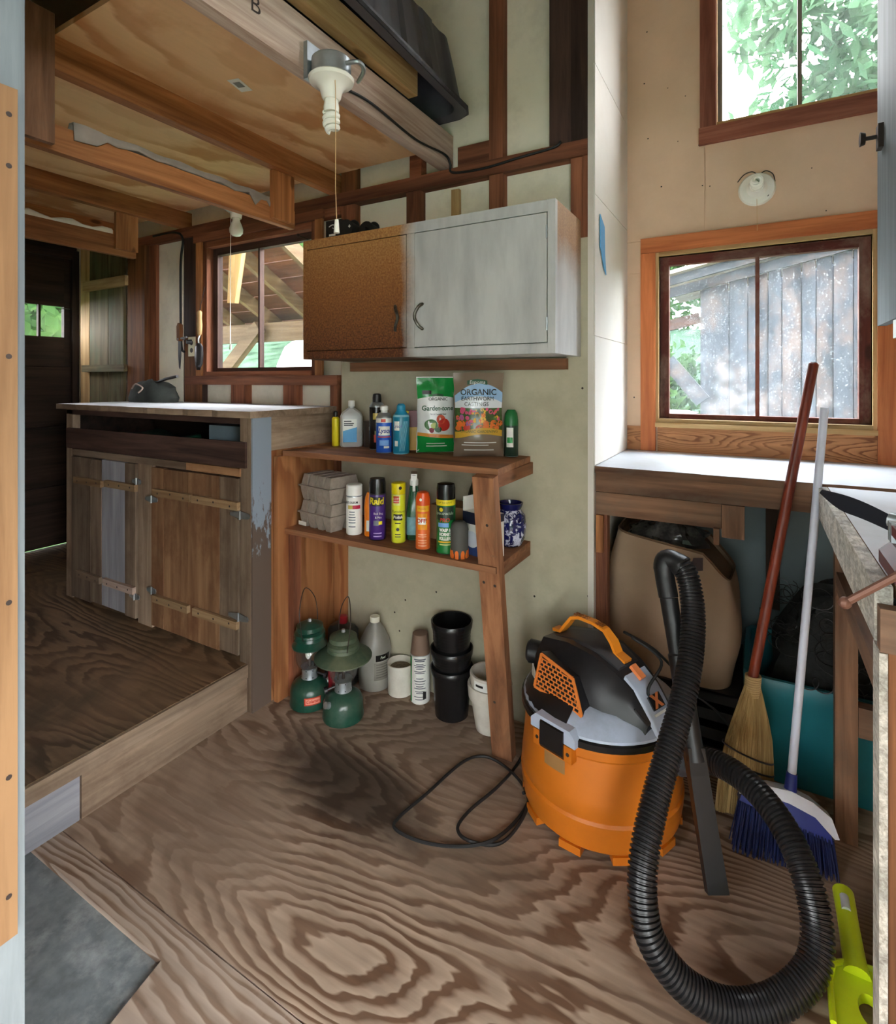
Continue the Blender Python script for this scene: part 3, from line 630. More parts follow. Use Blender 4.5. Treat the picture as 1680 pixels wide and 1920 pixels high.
b = B()
for (x0,x1,z0,z1) in ((0,.022,0,wcz),(wcx-.024,wcx,0,wcz),(.0225,wcx-.0245,wcz-.036,wcz),(.0225,wcx-.0245,0,.03),(.494,.527,.0305,wcz-.0365)): b.box(x0,x1,dp,dp+.02,z0,z1)
obj('face_frame', b, M['rustx'], wc, bevel=0.003)
for (x0, x1, hx, sgn) in ((.026,.492,.458,1),(.53,wcx-.027,.552,-1)):
    dd = obj('door', B().box(x0, x1, dp-.003, dp+.016, .034, wcz-.04), M['rustx'], wc, bevel=0.004)
    zc = .138
    b = B(); b.tube(spline([(hx-sgn*.012,dp-.002,zc-.045),(hx,dp-.018,zc-.03),(hx+sgn*.012,dp-.022,zc),(hx,dp-.018,zc+.03),(hx-sgn*.012,dp-.002,zc+.045)],5), [.003]+[.0055]*19+[.003], 8)
    obj('handle', b, col('pitted_chrome',96,92,84,rough=0.35,metal=0.8,var=0.4,scale=60), dd, smooth=True)
for z in (.09, .37): b = B(); b.cyl((wcx-.026,dp-.003,z-.02),(wcx-.026,dp-.003,z+.02),.003,seg=8); obj('hinge', b, M['steel'], wc)
tag(box('cabinet_cleat', M['shelfwood_x'], -1.53, -0.572, W-.034, W-.009, 1.288, 1.326, None, .003), 'wooden cleat on the wall right under the metal cabinet', 'cleat')
# ---- shelf unit
SU, SL, SF = 0.975, 0.668, 1.53
su = thing('shelf_unit', 'rough wooden two-board wall shelf with one slanting leg', 'shelf', (0,0,0))
XS0, XS1 = -1.612, -0.70
b = B(); b.prism([(XS0,SF-.01),(-1.2,SF),(XS1+.005,SF),(XS1-.012,W-.010),(XS0,W-.010)], SU-.02, SU); obj('shelf_board', b, M['shelfwood_x'], su, bevel=0.003)
b = B(); b.prism([(XS0,SF),(XS1-.002,SF),(XS1-.012,W-.010),(XS0,W-.010)], SL-.02, SL); obj('shelf_board', b, M['shelfwood_x'], su, bevel=0.003)
box('end_cleat', M['shelfwood_y'], XS1-.022, XS1-.002, SF+.02, W-.010, SU-.062, SU-.021, su, 0.003)
box('end_cleat', M['shelfwood_y'], XS1-.03, XS1-.012, SF+.03, W-.010, SL-.05, SL-.021, su, 0.003)
box('back_cleat', M['shelfwood_x'], XS0, XS1-.05, W-.03, W-.010, SL-.06, SL-.021, su, 0.003)
b = B(); b.bar((-.731,1.512,SU-.021),(-.731,1.658,0.004), 0.072, 0.036, up=(0,-1,-.15)); lg = obj('leg', b, M['shelfwood_z'], su, bevel=0.003)
b = B(); b.box(-.722,-.700,1.532,1.55,.70,SU-.021); obj('leg_cleat', b, M['shelfwood_z'], su, bevel=.002)
for (dx, z) in ((-.02,.61),(.018,.605),(-.012,.20),(.005,.80)):
    yy = 1.512+(1.658-1.512)*(SU-.021-z)/(SU-.021); bb = B(); bb.disc((0,0,0),.005,(0,-1,-.15),8); obj('nail_head', bb, M['nail'], su, loc=(-.731+dx, yy-.0190, z))
box('upright', M['sideply'], -1.634, XS0, SF-.035, SF+.06, 0.0, SU-.022, su, 0.004)
box('upright', M['redstud_z'], XS0, XS0+.028, SF+.02, SF+.06, 0.0, SL-.021, su, 0.003)
box('back_panel', M['sideply'], -1.634, -1.56, W-.018, W-.010, 0.0, SL-.061, su, 0.002)
# ---- bay workbench
wbn = thing('bay_workbench', 'white-topped wooden bench built into the window bay', 'workbench', (0,0,0))
b = B(); x = XC+.002; pf = []
while x < .19: pf.append((x, W-.006+rnd(-.003,.003))); x += .05
b.prism(pf+[(.20,W),(XR-.002,W),(XR-.002,YR-.013),(XC+.005,YR-.013)], .934, .957); topf(obj('bench_top', b, [M['benchwood_x'], M['benchtop']], wbn))
box('apron', M['benchwood_x'], XC+.003, .20, W+.002, W+.03, .870, .933, wbn, .003)
box('lower_rail', M['benchwood_x'], XC+.003, ux(1352,W), W+.004, W+.03, vz(1352,1000,W)+.012, .868, wbn, .003)
box('hanger', M['benchwood_z'], ux(1353,W), ux(1396,W), W, W+.028, vz(1395,1013,W), .868, wbn, .003)
box('hanger', M['benchwood_z'], ux(1338,W), ux(1349,W), W-.012, W+.003, vz(1345,1020,W), vz(1345,990,W), wbn, .002)
box('leg', M['redstud_z'], XC+.002, XC+.04, W+.012, W+.05, 0.001, .868, wbn, .003)
box('side_batten', M['joist_z'], XC+.006, XC+.03, W-.006, W+.010, vz(1130,1036,W), vz(1130,966,W), wbn, .002)
# ---- right-hand workbench
sb_ = thing('side_workbench', 'white-topped bench with a rough sawn edge along the right wall', 'workbench', (0,0,0))
RX, RY = 0.150, 0.99
b = B(); poly = [(RX+.0235,W-.01)]; y = W-.06
while y > RY+.02: poly.append((RX+.0235, y)); y -= .05
poly += [(RX+.028,RY+.035),(RX+.05,RY+.02),(RX+.09,RY+.006),(XR-.002,RY),(XR-.002,W-.01)]
b.prism(poly, .926, .950); topf(obj('bench_top', b, [M['benchwood_x'], M['benchtop']], sb_))
M['roughedge'] = wood('rough_sawn_edge', S(222,218,208), S(140,132,120), 'y', across=150, along=50, contrast=0.7, vary=0.0, bmp=0.8)
box('rim_board', M['roughedge'], RX, RX+.022, RY+.012, W-.012, .868, .9495, sb_, .003)
box('front_board', M['benchwood_x'], RX+.003, XR-.004, RY-.014, RY+.010, .862, .924, sb_, .003)
box('end_leg', M['browner_z'], RX+.013, RX+.11, RY-.008, RY+.03, 0.001, .860, sb_, .004)
box('leg_facing', M['roughedge'], RX+.002, RX+.012, RY-.012, RY+.035, 0.001, .860, sb_, .002)
py0, py1 = 1.80, 1.84
pxa, pxb = ux(1566,py0), ux(1609,py0)
box('post', M['benchwood_z'], pxa, pxb, py0, py1, 0.001, .866, sb_, .003)
box('cross_rail', M['benchwood_x'], pxb+.001, pxb+.34, py0+.002, py1-.002, vz(1640,1392,py0), vz(1640,1335,py0), sb_, .003)
box('cross_rail', M['benchwood_y'], pxa+.002, pxb, 1.02, py0-.001, .68, .73, sb_, .003)
# vise
vi = thing('bench_vise', 'red iron bench vise clamped at the near end of the right bench', 'vise', (.235,1.03,.951))
red = col('vise_red',88,22,22, rough=.45, var=.15)
b = B(); b.prism([(-.06,0),(.07,0),(.07,.02),(.045,.035),(.045,.075),(-.045,.075),(-.045,.035),(-.06,.02)], -.02, .10, 'y'); obj('base', b, red, vi, bevel=.004)
b = B(); b.prism([(-.068,.092),(-.068,.078),(-.052,.055),(-.045,.03),(-.045,-.015),(.045,-.015),(.045,.055),(.068,.092)], -.10, -.045, 'y'); obj('front_jaw', b, red, vi, bevel=.004)
box('jaw_plate', M['steel'], -.068, .068, -.043, -.034, .066, .094, vi, .001); box('jaw_plate', M['steel'], -.068, .068, -.030, -.021, .066, .094, vi, .001)
b = B(); b.cyl((-.05,-.145,.062),(-.03,.02,.05),.013,seg=12); b.cyl((-.05,-.165,.070),(-.05,-.138,.068),.02,seg=12); obj('screw', b, M['nail'], vi, smooth=True)
b = B(); q0, q1 = Vector((-.134,-.152,.006)), Vector((-.03,-.152,.094)); b.cyl(q0, q1, .005, seg=8); b.sphere(q0, .008, 8, 6); b.sphere(q1, .008, 8, 6); obj('handle', b, col('rusty_rod',110,74,60,rough=.5,metal=.4), vi, smooth=True)
# dark blade-like tool lying on the vise
tl = thing('pruning_knife', 'dark curved steel blade of a tool resting across the vise', 'tool', (0,0,0))
A, E_ = atd(1541,918,.98), atd(1674,968,.86); b = B(); rings = []
for i in range(17):
    t_ = i/16; p = A.lerp(E_, t_); wd = .006 + .024*math.sin(min(1, t_*2.2)*1.57)*(1-.25*t_*t_); sag = .006*math.sin(t_*3.14)
    rings.append([p+Vector((0,0,sag)), p+Vector((.003,.003,sag-.002)), p+Vector((.002,.010,sag-wd*.55)), p+Vector((-.001,.004,sag-wd)), p+Vector((-.004,-.001,sag-wd)), p+Vector((-.004,-.002,sag-.006))])
b.loft(rings); obj('blade', b, col('dark_steel',44,46,54,rough=.35,metal=.5), tl, smooth=True)
b = B(); b.cyl(E_+Vector((-.004,0,-.005)), E_+Vector((.10,-.06,-.02)), .012, .014, 10); obj('grip', b, M['steel'], tl, smooth=True)
# grey cupboard on the right wall
cu = thing('hanging_cupboard', 'grey painted hanging cupboard at the right edge over the bench', 'cupboard', (0,0,0))
box('body', M['greypaint_z'], .325, XR-.002, 1.30, 1.94, vz(1655,605,1.9), 2.62, cu, .004)
box('door', M['greypaint_z'], .300, .322, 1.302, 1.955, vz(1655,608,1.9), 2.61, cu, .004)
box('lower_cleat', M['white'], .305, .33, 1.7, 1.78, vz(1655,640,1.9), vz(1655,608,1.9)-.001, cu, .002)
kz = vz(1640,268,1.93); b = B(); b.box(.288,.3,1.865,1.90,kz-.035,kz+.03); b.cyl((.262,1.885,kz),(.29,1.885,kz),.006,seg=10); b.cyl((.250,1.885,kz),(.262,1.885,kz),.02,.016,14); obj('knob', b, M['nail'], cu, smooth=True)
# ================================================================== LOFT, RACKS, LAMPS, WALL THINGS
rk = thing('hanging_rack', 'hanging rail of brown board slung under the second joist', 'rack', (0,0,0))
X2 = -1.667
box('rail', M['joist_y'], X2-.03, X2-.002, .64, 1.64, 1.878, 1.952, rk, .003)
box('hanger', M['joist_z'], X2, X2+.022-.001, 1.505, 1.615, 1.89, 2.079, rk, .003); box('hanger', M['benchwood_z'], X2+.043, X2+.062, .645, .725, 1.872, 2.215, rk, .003)
b = B(); n = 26; rg = random.Random(4)
top = [(X2-.016, .80+.78*i/n, 1.972+.003*math.sin(i*1.3)) for i in range(n+1)]
dropL = [.003+.007*abs(math.sin(i*.9+1)) + (.028 if i < 3 else 0) + (.034 if i in (n-1,n-2,n-5) else 0) for i in range(n+1)]
b.loft([[(x-.018,y,z-.02) for (x,y,z) in top],[(x-.006,y,z+.002) for (x,y,z) in top],[(x+.012,y,z+.001) for (x,y,z) in top],[(x+.0165,y,z-.008-.6*d_) for (x,y,z),d_ in zip(top,dropL)],[(x+.0172+.003*math.sin(i),y,z-.012-d_) for i,((x,y,z),d_) in enumerate(zip(top,dropL))]], caps=False, closed=False)
fe = obj('felt_strip', mesh_of(b, smooth=True), col('grey_felt',150,142,134,rough=.95,var=.12), None); md = fe.modifiers.new('s','SOLIDIFY'); md.thickness = .004; md.offset = 1
tag(fe, 'grey felt strip draped over the hanging rail', 'cloth')
rk2 = thing('hanging_rack', 'lower hanging rail of pale orange board near the dark door', 'rack', (0,0,0))
X4 = -2.757
box('rail', M['joist_y'], X4-.03, X4-.001, .60, 1.615, 1.872, 1.972, rk2, .003); box('hanger', M['joist_z'], X4, X4+.02, 1.505, 1.613, 1.90, 2.079, rk2, .003)
b = B(); b.loft([[(X4-.012+dx_, .62+.88*i/20, 1.9725+dz_+(.010+.006*math.sin(i*1.7))*k_) for i in range(21)] for dx_,dz_,k_ in ((-.014,0,0),(-.014,.004,1),(0,.006,1.6),(.011,.004,1),(.011,0,0))], caps=False, closed=False)
tag(obj('paper_strip', b, col('torn_paper',226,222,210,rough=.9), None, smooth=.9), 'torn white paper strip lying on the lower hanging rail', 'paper')
# 2x4 in the loft and the black tub upside down over it
tag(box('loose_stud', M['pine_y'], -1.046, -1.008, .40, 1.585, 2.24, 2.325, None, .003), 'pale loose two-by-four lying along the loft edge under the black tub', 'board')
box_ = [o for o in C.objects if o.name.startswith('loose_stud')][0]; box_.location.x -= .018
box('runner', M['pine_y'], -1.46, -1.40, 1.0, 1.80, 2.1872, 2.2615, ceil, .003)
tb = thing('mixing_tub', 'big ribbed black plastic tub upside down on the loft edge', 'tub', (-1.235, 1.40, 2.262))
def rrect(hx, hy, r, n=5):
    out = []
    for (sx_, sy_, a0) in ((1,1,0),(-1,1,90),(-1,-1,180),(1,-1,270)):
        for i in range(n+1):
            a = math.radians(a0+90*i/n); out.append((sx_*(hx-r)+r*math.cos(a), sy_*(hy-r)+r*math.sin(a)))
    return out
def rib(pts, z, k):
    out = []
    for (x, y) in pts:
        w = .012*k*(1 if math.sin(y*42) > .0 else 0) ; out.append((x + (w if x > 0 else -w), y, z))
    return out
hx, hy = .30, .44
def dense(hx, hy, r):
    base = rrect(hx, hy, r); out = []
    for i in range(len(base)):
        p, q = Vector((*base[i],0)), Vector((*base[(i+1)%len(base)],0)); L = (q-p).length; n = max(1, int(L/.025))
        for k in range(n): w = p.lerp(q, k/n); out.append((w.x, w.y))
    return out
def nring(pts, m=88):
    # resample closed ring
    P_ = [Vector((*p,0)) for p in pts]; L = [0]
    for i in range(len(P_)): L.append(L[-1] + (P_[(i+1)%len(P_)]-P_[i]).length)
    out = []
    for k in range(m):
        t_ = L[-1]*k/m
        for i in range(len(P_)):
            if L[i] <= t_ < L[i+1]+1e-9:
                f_ = (t_-L[i])/(L[i+1]-L[i]+1e-9); w = P_[i].lerp(P_[(i+1)%len(P_)], f_); out.append((w.x,w.y)); break
    return out
R0 = nring(rrect(hx, hy, .06),180); R1 = nring(rrect(hx-.026, hy-.026, .06),180); R2 = nring(rrect(hx-.06, hy-.07, .05),180)
b = B(); rings = [[(x,y,0) for x,y in R0], [(x,y,.018) for x,y in R0], [(x,y,.02) for x,y in R1], rib(R1,.04,1.0), rib([(x*.5+X_*.5,y*.5+Y_*.5) for (x,y),(X_,Y_) in zip(R1,R2)],.15,1.0), rib(R2,.255,.8), [(x*.97,y*.97,.27) for x,y in R2]]
b.loft(rings, caps=False); top_ = [b.v((x*.97,y*.97,.27)) for x,y in R2]; b._f(top_)
ins = [[(x,y,0) for x,y in R0], [(x*.97,y*.97,.006) for x,y in R1], [(x*.96,y*.96,.25) for x,y in R2]]
b.loft(ins, caps=False); b._f([b.v((x*.96,y*.96,.25)) for x,y in R2])
obj('shell', b, paint('tub_black', S(74,74,80), .45, .15, 9, dirt=S(130,134,138), dirt_amt=.3), tb, smooth=.5); tb.rotation_euler = (0,0,.03)
b = B(); b.tube([(x*1.0,y*1.0,.008) for x,y in nring(rrect(hx+.004,hy+.004,.062),60)], .008, 6, closed=True); obj('rim', b, M['dusty'], tb, smooth=True)
# pull-chain lamp on the pale joist
def cfl(b, c, d, L=.075, r=.021):
    # twisted compact fluorescent along d
    c = Vector(c); d = Vector(d).normalized(); a = d.orthogonal().normalized(); e = d.cross(a); pts = []
    for i in range(80):
        t_ = i/79; an = t_*2*math.pi*3.2; rr = r*(1 if t_ < .8 else 1-.55*(t_-.8)/.2); pts.append(c + d*(L*t_) + (a*math.cos(an)+e*math.sin(an))*rr)
    b.tube(pts, .0075, 7); return b
la = thing('pull_chain_lamp', 'white lampholder with spiral bulb and long string on the pale joist', 'lamp', (-.99, 1.105, 2.055))
b = B(); b.lathe([(.05,.004),(.052,.006),(.052,.05),(.048,.054)],24); b.box(-.062,-.048,-.04,.03,-.0,.10); obj('junction_box', b, M['steel'], la, smooth=True)
b = B(); b.lathe([(.058,.004),(.061,0),(.058,-.008),(.04,-.016),(.03,-.03),(.025,-.05),(.021,-.055)],28); obj('holder', b, M['porcelain'], la, smooth=True)
b = B(); b.lathe([(.016,-.05),(.018,-.056),(.021,-.075),(.020,-.088)],16); cfl(b,(0,0,-.088),(0,0,-1),.05,.0165); obj('bulb', b, col('bulb_white',244,244,232,rough=.25,var=.02), la, smooth=True)
b = B(); b.tube([(.03,-.02,-.01),(.034,-.022,-.05),(.034,-.022,-.30),(.036,-.02,-.385)], .0011, 5); obj('pull_string', b, col('string_tan',206,170,120,rough=.8), la)
b = B(); b.cyl((.036,-.02,-.385),(.036,-.02,-.42),.005,.008,10); obj('string_pull', b, M['porcelain'], la)
b = B(); b.tube(spline([(.05,.0,.03),(.085,.01,.028),(.07,.05,.03),(.01,.10,.04)],6), .006, 8); obj('conduit', b, M['steel'], la, smooth=True)
lb = thing('bulb_lamp', 'white lampholder with plain pear bulb below the loft by the left window', 'lamp', (-2.16, 1.745, 2.079))
b = B(); b.lathe([(.03,0),(.055,-.004),(.058,-.012),(.045,-.022),(.028,-.034),(.024,-.056)],26); obj('holder', b, M['porcelain'], lb, smooth=True)
b = B(); b.lathe([(.016,-.052),(.018,-.07),(.026,-.088),(.032,-.108),(.030,-.126),(.02,-.138),(.004,-.143)],20); obj('bulb', b, M['bulb_white'], lb, smooth=True)
b = B(); b.tube([(.0,-.03,-.03),(0,-.034,-.3),(0.004,-.036,-.66)], .0016, 5); b.cyl((.004,-.036,-.66),(.004,-.036,-.685),.004,.006,8); obj('pull_string', b, M['porcelain'], lb)
tag(box('lamp_block', M['joist_y'], -2.197, -2.12, 1.70, 1.79, 2.0795, 2.1715, None, .002), 'wood block that carries the pear bulb lamp', 'block')
lc = thing('wall_lamp', 'round white lampholder with spiral bulb on the beige bay wall', 'lamp', (ux(1419,YR-.005), YR-.005, vz(1419,357,YR)))
b = B(); prof = [(.060,0),(.063,.006),(.058,.016),(.035,.022),(.028,.034),(.024,.052)]
b.M = Matrix.Rotation(math.radians(90),4,'X'); b.lathe(prof, 28); obj('holder', b, M['porcelain'], lc, smooth=True)
b = B(); b.cyl((0,-.05,0),(0,-.075,0),.019,seg=14); cfl(b,(0,-.075,0),(0,-1,0),.045,.016); obj('bulb', b, M['bulb_white'], lc, smooth=True)
for (x,z) in ((-.035,.02),(.035,-.03),(0,-.035)): b = B(); b.cyl((x,-.012,z),(x,-.0185,z),.005,seg=8); obj('screw', b, M['nail'], lc)
b = B(); b.tube([(0,-.02,-.04),(.001,-.02,-.16)], .0008, 5); obj('pull_string', b, M['string_tan'], lc)
b = B(); b.tube(spline([at(1383,342,YR-.006),at(1395,328,YR-.006),at(1410,322,YR-.006),at(1422,327,YR-.006),at(1436,320,YR-.006),at(1449,326,YR-.006),at(1453,340,YR-.006)],5), .002, 5)
tag(obj('lamp_wire', b, M['nail'], None), 'brown wire looped around the lampholder on the beige wall', 'wire')
# wires along the joist and the wall
b = B(); b.tube(spline([(-1.047,1.20,2.10),(-1.046,1.35,2.115),(-1.046,1.6,2.10),(-1.044,1.80,2.12),(-1.04,1.842,2.095),(-1.03,1.842,2.06),(-.9,1.842,2.05),(-.75,1.843,2.062),(-.62,1.844,2.072),(-.6,1.85,2.09)],7), .0045, 6)
tag(obj('electric_cable', b, M['blackmatt'], None, smooth=True), 'black cable along the pale joist and the wall ledger', 'cable')
b = B(); b.tube(spline([(ux(290,W-.03),W-.038,vz(290,448,W)),(ux(325,W-.03),W-.026,vz(325,440,W)),(ux(340,W-.03),W-.022,vz(340,452,W)),(ux(345,W),W-.02,vz(345,500,W)),(ux(346,W),W-.02,vz(346,640,W)),(ux(352,W),W-.02,vz(352,660,W))],7), .006, 6)
tag(obj('electric_cable', b, M['blackmatt'], None, smooth=True), 'black cable running down beside the left window to the outlet', 'cable')
# blue tape
b = B(); x_ = XC+.0065
pts = [(1.905,1.83),(1.965,1.80),(1.972,1.70),(1.99,1.632),(1.955,1.655),(1.925,1.70),(1.905,1.715)]
b.prism(pts, x_, x_+.003, 'x'); tag(obj('tape_flap', b, col('tape_blue',92,158,206,rough=.6), None), 'torn strip of blue tape on the white bay side wall', 'tape')
# outlet, trowel, knife on the stud left of the window
yo = W-.013
po = at(361, 650, yo); ol = thing('wall_outlet', 'ivory electrical outlet on the stud beside the left window', 'outlet', (po[0], yo, po[2]))
obj('plate', B().box(-.028,.028,-.006,0,-.052,.052), col('ivory',224,214,180), ol, bevel=.003)
for z in (-.02,.02): b = B(); b.disc((0,-.0066,z),.013,(0,-1,0),14); obj('socket', b, M['nail'], ol)
b = B(); b.cyl((.0,-.006,.025),(-.01,-.03,.025),.014,.011,10); obj('plug', b, M['black'], ol)
yk = W-.045
tr = thing('garden_trowel', 'garden trowel with pale wooden handle hanging beside the left window', 'trowel', (ux(374,yk), yk, vz(374,640,yk)))
b = B(); b.lathe([(.006,.03),(.011,.04),(.014,.09),(.011,.12),(.013,.15),(.008,.16)],14); obj('handle', b, M['pine_z'], tr, smooth=True)
b = B(); b.tube(spline([(0,0,.03),(.004,-.01,.01),(.0,-.004,-.02)],5), .004, 8); obj('neck', b, M['steel'], tr, smooth=True)
b = B(); rings = []
for (z, w_) in ((-.01,.018),(-.03,.033),(-.08,.036),(-.12,.030),(-.15,.010)): rings.append([(w_*t_, -.004-.012*(1-t_*t_), z) for t_ in (-1,-.5,0,.5,1)])
b.loft(rings, caps=False, closed=False); tro = obj('scoop', mesh_of(b, smooth=True), col('scoop_steel',70,68,70,rough=.4,metal=.6), tr); md = tro.modifiers.new('s','SOLIDIFY'); md.thickness=.002
b = B(); b.tube([(0,0,.158),(0,.02,.24),(.002,.03,.29)], .0015, 5); obj('hanging_cord', b, M['nail'], tr)
kn = thing('pruning_saw', 'folding saw with wooden handle hanging point down left of the outlet', 'saw', (ux(337,yk), yk, vz(337,640,yk)))
b = B(); b.prism([(-.012,.005),(.010,.0),(.014,.05),(.012,.09),(-.004,.098),(-.014,.08)], -.010, .010, 'y'); obj('handle', b, M['browner_z'], kn, bevel=.004)
b = B(); b.prism([(-.012,.004),(.012,.002),(.011,-.08),(.003,-.15),(-.004,-.14),(-.011,-.08)], -.0015, .0015, 'y'); obj('blade', b, col('scoop_steel',70,68,70), kn)
b = B(); b.cyl((0,-.012,.012),(0,.03,.012),.004,seg=8); b.cyl((0.0,.0,.015),(.06,.0,.02),.005,seg=8); obj('latch', b, M['steel'], kn)
b = B(); b.tube([(ux(578,W-.02),W-.02,vz(578,452,W)),(ux(565,W-.05),W-.07,vz(565,443,W-.05))],.003,6); b.sphere((ux(565,W-.05),W-.07,vz(565,443,W-.05)),.008,8,6); tag(obj('coat_nail', b, M['nail'], None), 'bent nail sticking out beside the metal cabinet', 'nail')
# loose bundle on the counter
bg = thing('tool_bag', 'dark crumpled tool bag lying at the back of the cabinet top', 'bag', (ux(288,1.74), 1.74, CZ+.027))
b = B(); R_ = []
for k in range(9):
    a = math.pi*k/8*.5; R_.append([( (.17*math.cos(a)**.6+.01)*math.cos(t_)*(1+.12*noise.noise((math.cos(t_)*2,math.sin(t_)*2,k*.6))), (.075*math.cos(a)**.6+.01)*math.sin(t_)*(1+.12*noise.noise((math.cos(t_)*3,5,k*.6))), .105*math.sin(a)*(1+.25*noise.noise((math.cos(t_)*1.7,math.sin(t_)*1.7,3)))+.0005) for t_ in [2*math.pi*i/28 for i in range(28)]])
b.loft(R_); obj('body', b, paint('dark_canvas', S(46,50,46), .9, .3, 20, bmp=.4), bg, smooth=True)
b = B(); b.tube(spline([(-.08,-.07,.07),(-.02,-.085,.095),(.05,-.09,.075),(.03,-.10,.05)],6), .004, 6); obj('cord', b, M['palejoist_x'], bg, smooth=True)
b = B(); b.tube(spline([(.02,0,.10),(.10,.0,.12),(.19,.01,.135)],5), .008, 7); obj('strap', b, col('scoop_steel',70,68,70), bg, smooth=True)
# box and binoculars on top of the metal cabinet
tz = mZ1+.0
xb_ = ux(613,1.66)
bk = thing('small_carton', 'small black printed carton standing on the metal cabinet', 'box', (xb_, 1.66, tz))
obj('carton', B().box(-.005,.075,0,.16,0.001,.093), col('carton_black',26,26,28,rough=.5), bk, bevel=.002)
b = B(); b.tube(spline([(.012,-.0012,.068),(.03,-.0012,.074),(.05,-.0012,.066),(.045,-.0012,.056),(.03,-.0012,.062)],4), .002, 5); obj('logo', b, M['white'], bk)
for (z_, w_, h_) in ((.030,.034,.008),(.014,.040,.006)): b = B(); b.quad((.012,-.0012,z_),(.012+w_,-.0012,z_),(.012+w_,-.0012,z_+h_),(.012,-.0012,z_+h_)); obj('print_line', b, M['white'], bk)
bn = thing('binoculars', 'black binoculars lying beside the carton on the metal cabinet', 'binoculars', (xb_+.13, 1.68, tz+.001))
for (x, y) in ((-.022,0),(.032,.06)):
    b = B(); b.cyl((x,y-.03,.045),(x,y+.08,.045),.034,.024,16); b.cyl((x,y-.034,.045),(x,y-.03,.045),.036,.036,16); b.sphere((x,y+.02,.07),.022,10,8); obj('barrel', b, M['blackmatt'], bn, smooth=True)
b = B(); b.box(-.04,.05,.0,.07,.0,.05); obj('bridge', b, M['blackmatt'], bn, bevel=.01)
b = B(); b.prism([(-.006,.05),(0,.044),(.006,.05),(0,.058)], -.0362, -.0355, 'y'); obj('mark', b, M['white'], bn)
# small sticker on the loft plywood
p = fl(450,160) if False else None
xs_, ys_ = atd(450,160,F_PX*(2.1715-CAM_H)/(HORIZON-160)).x, atd(450,160,F_PX*(2.1715-CAM_H)/(HORIZON-160)).y
b = B(); b.box(-.02,.02,-.035,.035,-.0012,0); st = obj('ply_label', b, M['white'], None, loc=(xs_,ys_,2.1719)); tag(st, 'small white paper label stuck under the loft plywood', 'label'); st.rotation_euler = (0,0,.25)
bb = B(); bb.quad((-.012,-.02,-.0016),(.012,-.02,-.0016),(.012,.01,-.0016),(-.012,.01,-.0016)); obj('print', bb, col('print_grey',120,120,120), st)
txt('B', .06, M['nail'], ceil, onface((-1.0512,.905,2.155),(0,1,0),(0,0,1)))
# ================================================================== THINGS ON THE SHELVES
def facing(x, y): return math.atan2(-y, -x)          # towards the doorway, for fronts of cans
def lath(b, prof): # prof: (r, z, material index of the band above)
    b.lathe([(r, z) for r, z, m_ in prof], 28, mis=[m_ for r, z, m_ in prof]); return b
def can(name, label, x, y, z, prof, mats, cap=None, capm=None, group=None, cat='spray can'):
    t = thing(name, label, cat, (x, y, z), 0, group)
    obj('body', lath(B(), prof), mats, t, smooth=True)
    if cap: obj('cap', lath(B(), [(r, h_, 0) for r, h_ in cap]), capm, t, smooth=True)
    return t
def band(t, r, a, half, z0, z1, m, name='print'):
    b = B(); b.patch(r, a-half, a+half, z0, z1, 10); return obj(name, b, m, t)
W_ = M['white']; K = M['black']
Z = SU + .0005
# yellow bottle
x, y = -1.531, 1.735; t = can('yellow_bottle', 'slim yellow bottle with dark cap at the left end of the top shelf', x, y, Z, [(.014,0,0),(.016,.003,0),(.016,.115,0),(.010,.122,0)], [col('yellow_bright',232,214,40)], [(.009,.122),(.009,.142),(.006,.145)], K, cat='bottle')
# rubbing alcohol bottle
x, y = -1.463, 1.755; t = thing('alcohol_bottle', 'translucent flat plastic bottle with a blue and white label on the top shelf', 'bottle', (x, y, Z), facing(x,y)+math.pi/2)
M['milky'] = paint('milky_plastic', S(206,208,206), .3, .04, 6, trans=.35)
b = B(); rr = lambda hx_,hy_,z_: [(px_,py_,z_) for px_,py_ in nring(rrect(hx_,hy_,.016),36)]
b.loft([rr(.042,.024,0),rr(.046,.027,.006),rr(.046,.027,.125),rr(.040,.023,.14),rr(.016,.016,.158),rr(.012,.012,.16),rr(.012,.012,.17)]); obj('body', b, M['milky'], t, smooth=True)
b = B(); b.lathe([(.0135,.166),(.0135,.188),(.012,.19)],18); obj('cap', b, W_, t, smooth=True)
b = B(); b.box(-.034,.022,-.0285,-.0268,.02,.115); obj('label', b, W_, t)
b = B(); b.quad((-.034,-.0290,.02),(.022,-.0290,.02),(.022,-.0290,.082),(-.034,-.0290,.066)); obj('label_print', b, col('label_blue',70,160,214), t)
for (z_, w_) in ((.104,.03),(.095,.04),(.088,.036)): b = B(); b.quad((-.03,-.0291,z_),(-.03+w_,-.0291,z_),(-.03+w_,-.0291,z_+.004),(-.03,-.0291,z_+.004)); obj('print_line', b, K, t)
# brown tin
x, y = -1.385, 1.785; t = can('brown_tin', 'squat dark brown tin behind the black spray can', x, y, Z, [(.029,0,0),(.03,.002,0),(.030,.098,0),(.031,.104,0),(.031,.107,0)], [col('tin_brown',66,54,46,rough=.4,metal=.2)], cat='tin'); a = facing(x,y)
band(t, .0308, a+.1, .35, .07, .085, col('tin_tag',190,180,150))
